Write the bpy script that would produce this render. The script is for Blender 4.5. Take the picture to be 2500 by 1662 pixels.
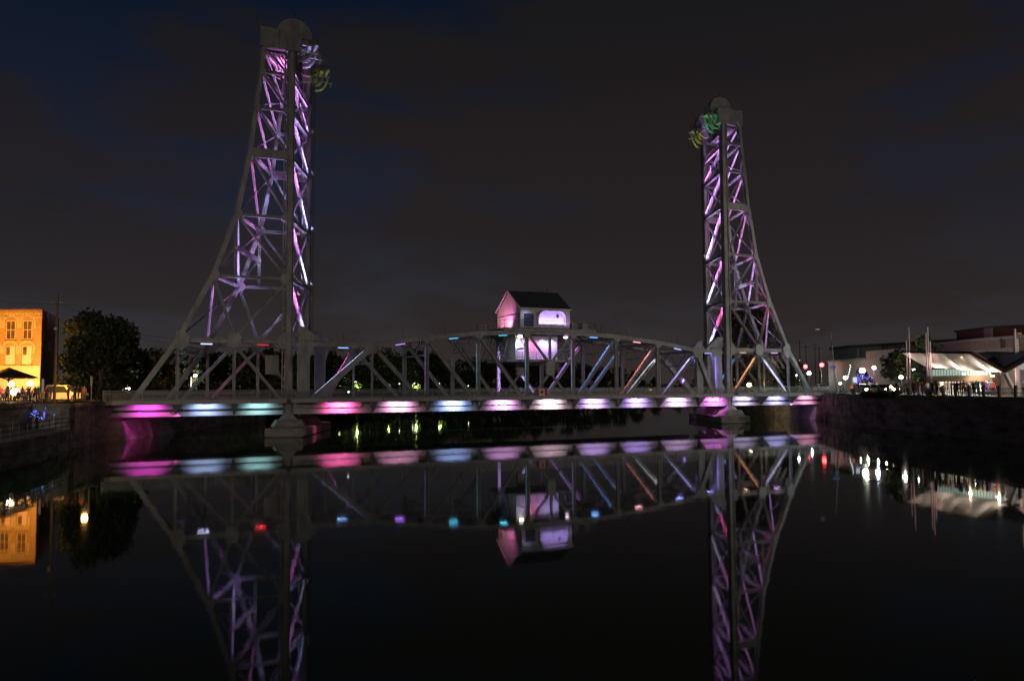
import bpy, math, random
from mathutils import Vector, Matrix
V = Vector
random.seed(7)
sc = bpy.context.scene
COL = sc.collection
for o in list(sc.objects):
    bpy.data.objects.remove(o)

# ------------------------------------------------------------ camera
F, YAW, PITCH, ROLL = 1955.7, 0.4347, 0.0579, 0.006
CAM = V((0.0, -103.81, 5.866))
fw = V((math.sin(YAW)*math.cos(PITCH), math.cos(YAW)*math.cos(PITCH), math.sin(PITCH)))
rt = V((math.cos(YAW), -math.sin(YAW), 0))
up = rt.cross(fw)
c_, s_ = math.cos(ROLL), math.sin(ROLL)
r2, u2 = rt*c_ - up*s_, rt*s_ + up*c_
cd = bpy.data.cameras.new('camera')
cam = bpy.data.objects.new('camera', cd)
COL.objects.link(cam)
M = Matrix((r2, u2, -fw)).transposed().to_4x4()
M.translation = CAM
cam.matrix_world = M
cd.sensor_fit = 'HORIZONTAL'
cd.sensor_width = 36
cd.lens = 36*F/2500
cd.clip_end = 9000
sc.camera = cam

# ------------------------------------------------------------ sky, town glow stand-ins, exposure
world = bpy.data.worlds.new('World')
sc.world = world
world.use_nodes = True
wn, wl = world.node_tree.nodes, world.node_tree.links
wn.clear()
def N(t, **k):
    n = wn.new(t)
    for a, b in k.items():
        setattr(n, a, b)
    return n
out = N('ShaderNodeOutputWorld'); bg = N('ShaderNodeBackground')
tc = N('ShaderNodeTexCoord'); sep = N('ShaderNodeSeparateXYZ')
wl.new(tc.outputs['Generated'], sep.inputs[0])
ramp = N('ShaderNodeValToRGB')
wl.new(sep.outputs['Z'], ramp.inputs[0])
def s2l(c):
    return tuple(((x/255)/12.92 if x/255 <= .04045 else ((x/255+.055)/1.055)**2.4) for x in c)
def setramp(r, stops):
    el = r.color_ramp.elements
    while len(el) > 1:
        el.remove(el[0])
    el[0].position = stops[0][0]; el[0].color = (*s2l(stops[0][1]), 1)
    for p, c in stops[1:]:
        e = el.new(p); e.color = (*s2l(c), 1)
setramp(ramp, [(0, (56, 51, 52)), (.05, (52, 49, 52)), (.12, (43, 42, 48)), (.22, (31, 34, 46)), (.33, (21, 28, 43)), (.42, (12, 22, 38)), (.6, (8, 17, 32)), (1, (6, 11, 22))])
ramp2 = N('ShaderNodeValToRGB')
wl.new(sep.outputs['Z'], ramp2.inputs[0])
setramp(ramp2, [(0, (52, 44, 42)), (.05, (48, 41, 40)), (.12, (41, 36, 37)), (.22, (36, 31, 33)), (.33, (33, 28, 29)), (.42, (25, 24, 27)), (.6, (17, 19, 25)), (1, (12, 13, 18))])
mp = N('ShaderNodeMapping'); mp.inputs['Scale'].default_value = (1, 1, 3.6)
wl.new(tc.outputs['Generated'], mp.inputs[0])
nz = N('ShaderNodeTexNoise'); nz.inputs['Scale'].default_value = 3.1; nz.inputs['Detail'].default_value = 5; nz.inputs['Roughness'].default_value = .5
nz.inputs['Distortion'].default_value = .3
wl.new(mp.outputs[0], nz.inputs['Vector'])
cr = N('ShaderNodeValToRGB'); cr.color_ramp.elements[0].position = .40; cr.color_ramp.elements[1].position = .54
wl.new(nz.outputs['Fac'], cr.inputs[0])
# more cloud toward the right of the picture (east): plain direction gradient
dotn = N('ShaderNodeVectorMath', operation='DOT_PRODUCT'); dotn.inputs[1].default_value = tuple(rt)
wl.new(tc.outputs['Generated'], dotn.inputs[0])
ma = N('ShaderNodeMath', operation='MULTIPLY_ADD'); ma.inputs[1].default_value = .75; ma.inputs[2].default_value = .08
wl.new(dotn.outputs['Value'], ma.inputs[0])
ad = N('ShaderNodeMath', operation='ADD', use_clamp=True)
wl.new(cr.outputs[0], ad.inputs[0]); wl.new(ma.outputs[0], ad.inputs[1])
mx = N('ShaderNodeMix', data_type='RGBA')
wl.new(ad.outputs[0], mx.inputs[0]); wl.new(ramp.outputs[0], mx.inputs[6]); wl.new(ramp2.outputs[0], mx.inputs[7])
wl.new(mx.outputs[2], bg.inputs[0]); wl.new(bg.outputs[0], out.inputs[0])
bg.inputs[1].default_value = 1.0
sd = bpy.data.lights.new('town_glow', 'SUN'); sd.energy = .13; sd.angle = math.radians(25); sd.color = (1, .84, .66)  # added warm sun in place of the unseen town's glow
so = bpy.data.objects.new('town_glow', sd); COL.objects.link(so)
so.rotation_euler = V((.30, 1, -.22)).to_track_quat('-Z', 'Y').to_euler()
# two added unseen fill spots over the near banks, standing in for town glow
for lx_, tx_, en_ in (((-30, -78, 16), (16, 0, 7), 19000), ((84, -88, 16), (88, 0, 16), 25000)):
    fd = bpy.data.lights.new('bank_fill', 'SPOT'); fd.energy = en_; fd.color = (1, .88, .78)
    fd.spot_size = math.radians(62 if lx_[0] < 0 else 74); fd.spot_blend = 1.0; fd.shadow_soft_size = .3
    fo = bpy.data.objects.new('bank_fill', fd); COL.objects.link(fo); fo.location = lx_
    fo.rotation_euler = (V(tx_)-V(lx_)).to_track_quat('-Z', 'Y').to_euler()
sc.view_settings.view_transform = 'Standard'
sc.view_settings.look = 'None'
sc.view_settings.exposure = 0
sc.view_settings.gamma = 1
sc.render.engine = 'CYCLES'
sc.cycles.use_denoising = True
sc.cycles.max_bounces = 6
sc.cycles.diffuse_bounces = 3
sc.cycles.sample_clamp_indirect = 4
sc.cycles.caustics_reflective = False

# ------------------------------------------------------------ helpers
def mat(name, col, rough=.6, var=.15, scale=2.0, bump=0.0, metal=0.0, bscale=None, stretch=(1, 1, 1), spec=.5):
    m = bpy.data.materials.new(name); m.use_nodes = True
    n, l = m.node_tree.nodes, m.node_tree.links
    b = n['Principled BSDF']
    b.inputs['Roughness'].default_value = rough; b.inputs['Metallic'].default_value = metal
    b.inputs['Specular IOR Level'].default_value = spec
    t = n.new('ShaderNodeTexCoord'); mpn = n.new('ShaderNodeMapping'); mpn.inputs['Scale'].default_value = stretch
    g = n.new('ShaderNodeNewGeometry')
    l.new(g.outputs['Position'], mpn.inputs[0])
    x = n.new('ShaderNodeTexNoise'); x.inputs['Scale'].default_value = scale; x.inputs['Detail'].default_value = 5; x.inputs['Roughness'].default_value = .65
    l.new(mpn.outputs[0], x.inputs['Vector'])
    r = n.new('ShaderNodeValToRGB')
    r.color_ramp.elements[0].position = .3; r.color_ramp.elements[1].position = .7
    r.color_ramp.elements[0].color = (*[c*(1-var*1.6) for c in col], 1)
    r.color_ramp.elements[1].color = (*[min(1, c*(1+var)) for c in col], 1)
    l.new(x.outputs['Fac'], r.inputs[0]); l.new(r.outputs[0], b.inputs['Base Color'])
    if bump:
        y = n.new('ShaderNodeTexNoise'); y.inputs['Scale'].default_value = bscale or scale*4; y.inputs['Detail'].default_value = 4
        l.new(mpn.outputs[0], y.inputs['Vector'])
        bp = n.new('ShaderNodeBump'); bp.inputs['Strength'].default_value = bump; bp.inputs['Distance'].default_value = .05
        l.new(y.outputs['Fac'], bp.inputs['Height']); l.new(bp.outputs[0], b.inputs['Normal'])
    return m
def emi(name, col, s):
    m = bpy.data.materials.new(name); m.use_nodes = True
    b = m.node_tree.nodes['Principled BSDF']
    b.inputs['Base Color'].default_value = (*col, 1)
    b.inputs['Emission Color'].default_value = (*col, 1); b.inputs['Emission Strength'].default_value = s
    return m
steel = mat('steel_paint', (.38, .375, .385), .5, .26, .9, .25, .1, 9, (1, 1, .5))
steel2 = mat('steel_paint_weathered', (.33, .32, .32), .6, .3, .7, .25, .05, 7, (1, 1, .3))
girderp = mat('girder_paint', (.42, .41, .42), .55, .14, .9, .15, 0, 8, (.5, 1, 2))
concrete = mat('concrete', (.30, .275, .25), .9, .28, .8, .8, 0, 5, (1, 1, 1.6))
wallstone = mat('quay_wall_stone', (.26, .225, .18), .95, .45, .5, 1, 0, 2.2, (1, 1, 2.4))
asphalt = mat('asphalt', (.05, .05, .052), .85, .25, .8, .5)
paving = mat('paving', (.16, .15, .14), .85, .2, 1.0, .4)
grass = mat('bank_grass', (.035, .045, .02), 1, .5, .6, 1)
black = mat('dark_metal', (.03, .03, .03), .5, .2)
galv = mat('galvanised_steel', (.3, .3, .3), .45, .15, metal=.5)
whitep = mat('white_paint', (.78, .76, .74), .5, .06, 1.2)
white2 = mat('white_cladding', (.62, .60, .60), .6, .08, .8, .2, 0, 14, (6, 6, .2))
slate = mat('dark_roofing', (.055, .06, .07), .8, .25, 2, .3, 0, 10)
redp = mat('red_paint', (.55, .03, .02), .5, .05)
wood = mat('brown_timber', (.12, .06, .035), .7, .3, 3, .3)
rubber = mat('rubber', (.02, .02, .02), .8)
glassd = mat('dark_glass', (.03, .035, .04), .12, .2, spec=.8)

class MB:
    def __init__(s): s.v = []; s.f = []; s.m = []; s.mi = 0
    def add(s, vs, fs):
        b = len(s.v); s.v += [tuple(v) for v in vs]
        s.f += [tuple(i+b for i in f) for f in fs]; s.m += [s.mi]*len(fs); return s
    def box(s, x0, x1, y0, y1, z0, z1):
        return s.add([(x, y, z) for z in (z0, z1) for y in (y0, y1) for x in (x0, x1)],
                     [(0, 2, 3, 1), (4, 5, 7, 6), (0, 1, 5, 4), (2, 6, 7, 3), (0, 4, 6, 2), (1, 3, 7, 5)])
    def beam(s, p, q, w, d, wd=(0, 1, 0), w2=None):
        """bar from p to q; w along wd, d along the third direction"""
        p, q = V(p), V(q); a = (q-p).normalized(); wv = V(wd)
        wv = (wv - a*wv.dot(a)).normalized(); dv = a.cross(wv)
        w2 = w if w2 is None else w2
        vs = []
        for e, ww in ((p, w), (q, w2)):
            for i, j in ((-1, -1), (1, -1), (1, 1), (-1, 1)):
                vs.append(e + wv*(i*ww/2) + dv*(j*d/2))
        return s.add(vs, [(0, 3, 2, 1), (4, 5, 6, 7), (0, 1, 5, 4), (1, 2, 6, 5), (2, 3, 7, 6), (3, 0, 4, 7)])
    def ibeam(s, p, q, w, d, wd=(0, 1, 0), t=.05):
        """H section: web across wd, flanges at the two ends of the depth direction"""
        p, q = V(p), V(q); a = (q-p).normalized(); wv = V(wd)
        wv = (wv - a*wv.dot(a)).normalized(); dv = a.cross(wv)
        s.beam(p, q, t, d-2*t, wv)
        for e in (-1, 1):
            o = dv*(e*(d/2-t/2)); s.beam(p+o, q+o, w, t, wv)
        return s
    def lattice(s, p, q, wid, thk, wd, pitch=None, t=.05, taper=0):
        """laced strut: four corner angles and zigzag flat bars; wid along wd"""
        p, q = V(p), V(q); a = (q-p).normalized(); L = (q-p).length; wv = V(wd)
        wv = (wv - a*wv.dot(a)).normalized(); dv = a.cross(wv)
        pitch = pitch or wid*.9; n = max(2, int(L/pitch))
        for e in (-1, 1):
            s.beam(p+wv*(e*(wid/2-.03)), q+wv*(e*(wid/2-.03)), .07, thk, wv)
        for sd_ in (-1, 1):
            off = dv*(sd_*(thk/2+.004))
            for i in range(n):
                A = p+a*(L*i/n); B = p+a*(L*(i+1)/n)
                e = 1 if i % 2 else -1
                h = wid/2-.05
                s.beam(A+wv*(-e*h)+off, B+wv*(e*h)+off, .055, .012, wv.cross(dv) if 0 else wv)
                s.beam(A+wv*(e*h)+off*1.06, B+wv*(-e*h)+off*1.06, .055, .012, wv)
        return s
    def cyl(s, p, q, r, n=10, r2=None, caps=True):
        p, q = V(p), V(q); a = (q-p).normalized(); r2 = r if r2 is None else r2
        x = a.orthogonal().normalized(); y = a.cross(x)
        vs = [p+(x*math.cos(t)+y*math.sin(t))*r for t in [2*math.pi*i/n for i in range(n)]] + \
             [q+(x*math.cos(t)+y*math.sin(t))*r2 for t in [2*math.pi*i/n for i in range(n)]]
        fs = [(i, (i+1) % n, n+(i+1) % n, n+i) for i in range(n)]
        if caps: fs += [tuple(range(n))[::-1], tuple(range(n, 2*n))]
        return s.add(vs, fs)
    def ball(s, c, r, n=10, sz=1.0):
        c = V(c); k = n//2; vs = [c+V((0, 0, r*sz))]
        for j in range(1, k):
            for i in range(n):
                t, u = math.pi*j/k, 2*math.pi*i/n
                vs.append(c+V((r*math.sin(t)*math.cos(u), r*math.sin(t)*math.sin(u), r*sz*math.cos(t))))
        vs.append(c-V((0, 0, r*sz))); L = len(vs)-1
        fs = [(0, 1+i, 1+(i+1) % n) for i in range(n)]
        for j in range(k-2):
            fs += [(1+j*n+i, 1+(j+1)*n+i, 1+(j+1)*n+(i+1) % n, 1+j*n+(i+1) % n) for i in range(n)]
        fs += [(L, 1+(k-2)*n+(i+1) % n, 1+(k-2)*n+i) for i in range(n)]
        return s.add(vs, fs)
    def prism(s, poly, off):
        """polygon of 3d points extruded by vector off"""
        n = len(poly); off = V(off); P = [V(p) for p in poly]
        return s.add(P+[p+off for p in P], [tuple(range(n))[::-1], tuple(range(n, 2*n))]+[(i, (i+1) % n, n+(i+1) % n, n+i) for i in range(n)])
    def loft(s, polys):
        n = len(polys[0]); vs = [p for pl in polys for p in pl]; fs = []
        for k in range(len(polys)-1):
            fs += [(k*n+i, k*n+(i+1) % n, (k+1)*n+(i+1) % n, (k+1)*n+i) for i in range(n)]
        fs += [tuple(range(n))[::-1], tuple(range((len(polys)-1)*n, len(polys)*n))]
        return s.add(vs, fs)
    def build(s, name, m, parent=None, label=None):
        me = bpy.data.meshes.new(name); o_ = parent_origin(parent)
        me.from_pydata([(v[0]-o_.x, v[1]-o_.y, v[2]-o_.z) for v in s.v], [], s.f); me.update()
        for x in (m if isinstance(m, (list, tuple)) else [m]): me.materials.append(x)
        if isinstance(m, (list, tuple)):
            for p, i in zip(me.polygons, s.m): p.material_index = i
        import bmesh
        b = bmesh.new(); b.from_mesh(me); bmesh.ops.recalc_face_normals(b, faces=b.faces); b.to_mesh(me); b.free()
        o = bpy.data.objects.new(name, me); COL.objects.link(o)
        if parent: o.parent = parent
        if label: o['label'] = label
        return o
def parent_origin(p):
    r = V((0, 0, 0))
    while p:
        r += p.location; p = p.parent
    return r
def tag(o, label=None, cat=None, group=None, kind=None):
    if label: o['label'] = label
    if cat: o['category'] = cat
    if group: o['group'] = group
    if kind: o['kind'] = kind
    return o
def empty(name, loc, label, cat, group=None):
    o = bpy.data.objects.new(name, None); COL.objects.link(o); o.location = loc; o.empty_display_size = .3
    return tag(o, label, cat, group)
def light(kind, loc, target, col, watt, **k):
    d = bpy.data.lights.new('lamp_and_fill', kind); d.energy = watt; d.color = col
    for a, b in k.items(): setattr(d, a, b)
    o = bpy.data.objects.new('lamp_and_fill', d); COL.objects.link(o); o.location = loc
    if target is not None:
        o.rotation_euler = (V(target)-V(loc)).to_track_quat('-Z', 'Y').to_euler()
    return o
def spot(loc, target, col, watt, deg=60, blend=.6, size=.15):
    return light('SPOT', loc, target, col, watt, spot_size=math.radians(deg), spot_blend=blend, shadow_soft_size=size)
def ray(x, y):
    a, b = (x-1250)/F, (831-y)/F
    return fw + r2*a + u2*b
def at(x, y, dist):
    """world point on the sight line at a horizontal distance in metres"""
    d = ray(x, y); h = math.hypot(d.x, d.y); return CAM + d*(dist/h)
def atz(x, dist, z):
    d = ray(x, 945); h = math.hypot(d.x, d.y); p = CAM + d*(dist/h); return V((p.x, p.y, z))
def zat(x, y, dist):
    return at(x, y, dist).z
def led_strip(a, b_, off, cc, watt, spread=150):
    """narrow lamp strip running along a member, off = direction from member to strip"""
    a, b_ = V(a), V(b_); ax = (b_-a).normalized(); off = V(off); off = off-ax*off.dot(ax)
    c = (a+b_)/2+off; L = (b_-a).length
    d = bpy.data.lights.new('lamp_and_fill', 'AREA'); d.energy = watt; d.color = cc; d.shape = 'RECTANGLE'; d.size = L*.82; d.size_y = .05; d.spread = math.radians(spread)
    o = bpy.data.objects.new('lamp_and_fill', d); COL.objects.link(o)
    zx = off.normalized(); yx = zx.cross(ax)
    m_ = Matrix((ax, yx, zx)).transposed().to_4x4(); m_.translation = c; o.matrix_world = m_
K, W = 4.12, 10.13
CH = V((K, W, 0)).normalized()          # direction of the canal (skewed to the bridge)
CN = V((CH.y, -CH.x, 0))
GZ = 4.55                               # street level

# ------------------------------------------------------------ water and banks
wm = bpy.data.materials.new('canal_water'); wm.use_nodes = True
n, l = wm.node_tree.nodes, wm.node_tree.links
b = n['Principled BSDF']; b.inputs['Base Color'].default_value = (.010, .050, .014, 1)
b.inputs['Roughness'].default_value = .034; b.inputs['IOR'].default_value = 1.28; b.inputs['Specular IOR Level'].default_value = .35; b.inputs['Specular Tint'].default_value = (.80, 1, .84, 1)
g = n.new('ShaderNodeNewGeometry'); mpn = n.new('ShaderNodeMapping'); mpn.inputs['Rotation'].default_value = (0, 0, YAW); mpn.inputs['Scale'].default_value = (.35, 1, 1)
l.new(g.outputs['Position'], mpn.inputs[0])
x = n.new('ShaderNodeTexNoise'); x.inputs['Scale'].default_value = .35; x.inputs['Detail'].default_value = 3
l.new(mpn.outputs[0], x.inputs['Vector'])
bp = n.new('ShaderNodeBump'); bp.inputs['Strength'].default_value = .10; bp.inputs['Distance'].default_value = .05
l.new(x.outputs['Fac'], bp.inputs['Height']); l.new(bp.outputs[0], b.inputs['Normal'])
tag(MB().add([(-2500, -300, 0), (6000, -300, 0), (6000, 6000, 0), (-2500, 6000, 0)], [(0, 1, 2, 3)]).build('water', wm), kind='structure')

def bank(name, pts, z1, mt, extra):
    mb = MB(); n_ = len(pts)
    poly = pts + extra
    mb.add([(x, y, z1) for x, y in poly], [tuple(range(len(poly)))])
    o = mb.build(name, mt); return tag(o, kind='structure')
def wall(name, pts, z0, z1, mt, label, thick=.8, sgn=1, seg=3.0):
    """quay wall of coursed blocks along a waterline"""
    t = empty(name, (pts[0][0], pts[0][1], 0), label, 'wall')
    body = MB(); cap = MB()
    for (a, b_) in zip(pts[:-1], pts[1:]):
        A, B = V((*a, 0)), V((*b_, 0)); d = (B-A).normalized(); nrm = V((d.y, -d.x, 0))*sgn
        L = (B-A).length; k = max(1, int(L/seg))
        for i in range(k):
            P, Q = A+d*(L*i/k+.02), A+d*(L*(i+1)/k-.02); j = random.uniform(-.04, .04)
            zz = z0
            hs = [(z1-.35-z0)*x_ for x_ in (.34, .33, .33)]
            for h in hs:
                j = random.uniform(-.05, .05)
                body.loft([[P+nrm*j+V((0, 0, zz)), Q+nrm*j+V((0, 0, zz)), Q-nrm*thick+V((0, 0, zz)), P-nrm*thick+V((0, 0, zz))],
                           [P+nrm*j+V((0, 0, zz+h-.03)), Q+nrm*j+V((0, 0, zz+h-.03)), Q-nrm*thick+V((0, 0, zz+h-.03)), P-nrm*thick+V((0, 0, zz+h-.03))]])
                zz += h
        cap.loft([[A+nrm*.1+V((0, 0, z1-.35)), B+nrm*.1+V((0, 0, z1-.35)), B-nrm*thick+V((0, 0, z1-.35)), A-nrm*thick+V((0, 0, z1-.35))],
                  [A+nrm*.1+V((0, 0, z1)), B+nrm*.1+V((0, 0, z1)), B-nrm*thick+V((0, 0, z1)), A-nrm*thick+V((0, 0, z1))]])
    o = body.build('stone_block', mt, t); o['kind'] = 'stuff'
    cap.build('coping', concrete if sgn > 5 else mt, t)
    return t
LB = [(-3.2, -.6), (3.6, 13), (22, 55), (62, 145), (150, 262), (330, 432), (700, 800)]
RB = [(108.3, .9), (112, 12), (126, 46), (205, 156), (425, 434), (820, 840)]
bank('ground_west', LB, GZ-.02, grass, [(760, 4000), (-2500, 4000), (-2500, -300), (-40, -300), (-21, -60), (-17, -30), (-9, -8)])
bank('ground_east', RB, GZ-.02, grass, [(1500, 840), (4000, 900), (4000, -300), (40, -300), (58, -100), (79.3, -53.4), (94.4, -18.6), (106, -2.5)][::1])
RW = [(58, -100), (79, -53.2), (94.1, -18.4), (105.6, -2.6), (108, .9)]
wall('quay_wall', RW, -.6, 4.4, wallstone, 'dark stone canal wall along the right bank below the market', sgn=-1)
wall('quay_wall', [(-3.2, -.6), (3.4, 12.6), (22, 55)], -.6, GZ, wallstone, 'dark canal wall beyond the left end of the bridge', sgn=1)
wall('quay_wall', [(108, .9), (112, 12), (126, 46), (205, 156)], -.6, GZ, wallstone, 'dark canal wall beyond the right end of the bridge', sgn=-1)
# lower quay on the left
LQ = [(-14, -70), (-9.0, -35.2), (-7.2, -27), (-6.2, -14), (-4.4, -3.2), (-3.0, -.6)]
wall('quay_wall', LQ[:4], -.6, 2.05, wallstone, 'low dark stone wall of the lower walkway on the left bank', sgn=1)
wall('quay_wall', LQ[3:], -.6, 4.45, wallstone, 'tall rough stone wall between lower walkway and left abutment', sgn=1, seg=1.8)
tag(MB().add([(*p, 2.0) for p in LQ[:4]]+[(-9.6, -12, 2.0), (-17, -30, 2.0), (-21.5, -60, 2.0), (-40, -70, 2.0)], [tuple(range(8))]).build('lower_walkway', paving), kind='structure')
wall('retaining_wall', [(-21.5, -60), (-17, -30), (-9.6, -12), (-6.2, -13.6)], 1.9, 4.5, wallstone, 'dark retaining wall under the patio on the left bank', sgn=1)
# road over the bridge approaches
def strip(name, x0, x1, y0, y1, z, mt):
    return tag(MB().box(x0, x1, y0, y1, z-.15, z).build(name, mt), kind='structure')
strip('road', -120, -3.6, 1.0, 9.2, GZ+.03, asphalt)
strip('pavement', -120, -3.9, -4.5, .8, GZ+.12, paving)
strip('road', 109.4, 400, 1.0, 9.2, GZ+.03, asphalt)
tag(MB().prism([(109.4, -6, GZ), (109.4, .8, GZ), (400, .8, GZ), (400, -6, GZ)], (0, 0, .14)).build('pavement', paving), kind='structure')
tag(MB().prism([(80.5, -52, 4.42), (95.5, -19.5, 4.42), (108.5, -2.6, 4.42), (165, -2.6, 4.42), (165, -75, 4.42), (80.5, -75, 4.42)], (0, 0, .12)).build('market_square', paving), kind='structure')

# ------------------------------------------------------------ piers and abutments
def pier(x, s, label):
    c = V((x+2.06+.8*s, 5.06, 0)); t = empty('bridge_pier', (c.x, c.y, 0), label, 'pier', 'piers of the lift bridge')
    def ring(hl, hw, z, nose):
        pts = []
        for a, b_ in ((-hl, -hw), (-hl, hw), (hl-nose, hw), (hl, hw*.35), (hl, -hw*.35), (hl-nose, -hw)):
            pts.append(c+CH*a+CN*b_+V((0, 0, z)))
        return pts
    MB().loft([ring(11.0, 2.25, .12, 3), ring(11.0, 2.25, 1.0, 3), ring(10.9, 2.15, 1.07, 3)]).build('footing', concrete, t)
    MB().loft([ring(11.0, 2.1, -1.5, 3), ring(11.0, 2.1, .12, 3)]).build('waterline_band', mat('wet_concrete', (.03, .028, .025), .5), t)
    for sd_ in (-1, 1):
        q = c+CH*(sd_*5.46)-V((.8*s, 0, 0))
        def r4(h, w_, z): return [q+V((i*h, j*w_, z)) for i, j in ((-1, -1), (1, -1), (1, 1), (-1, 1))]
        b_ = MB(); b_.loft([r4(1.9, 1.7, 1.07), r4(1.45, 1.4, 1.95)])
        b_.build('pedestal', concrete, t)
        MB().loft([r4(1.05, .9, 1.95), r4(.6, .6, 2.5), r4(.62, .62, 2.75)]).build('bearing', steel2, t)
    return t
pier(16.98, 1, 'squat concrete pier in the water under the left lift tower')
pier(86.98, -1, 'squat concrete pier in the water under the right lift tower')
def abut(x0, s, label):
    t = empty('abutment', (x0, 0, 0), label, 'abutment', 'abutments of the bridge')
    def P(a, b_, z): q = V((x0, 0, 0))+CH*a+V((s, 0, 0))*b_; return V((q.x, q.y, z))
    # battered block with a triangular facet like folded concrete
    for a0, a1 in ((-1.2, 5.2), (6.4, 14.5)):
        mb = MB()
        bl = [P(a0, 0, -.8), P(a1, 0, -.8), P(a1, -4, -.8), P(a0, -4, -.8)]
        tl = [P(a0+.5, -.9, 2.2), P(a1-.3, -1.4, 2.2), P(a1-.3, -4, 2.2), P(a0+.5, -4, 2.2)]
        mb.loft([bl, tl]); mb.build('bearing_block', concrete, t)
    MB().loft([[P(4.6, -.9, -.8), P(7.0, -.9, -.8), P(7.0, -4, -.8), P(4.6, -4, -.8)],
               [P(4.6, -1.6, 2.1), P(7.0, -1.6, 2.1), P(7.0, -4, 2.1), P(4.6, -4, 2.1)]]).build('recess_wall', concrete, t)
    MB().loft([[P(-2.2, -2.6, 0), P(15, -2.6, 0), P(15, -6, 0), P(-2.2, -6, 0)],
               [P(-2.2, -2.6, 4.1), P(15, -2.6, 4.1), P(15, -6, 4.1), P(-2.2, -6, 4.1)]]).build('backwall', concrete, t)
    return t
abut(-.6, 1, 'folded concrete abutment glowing magenta under the left bridge end')
abut(104.9, -1, 'folded concrete abutment glowing violet under the right bridge end')

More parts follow.
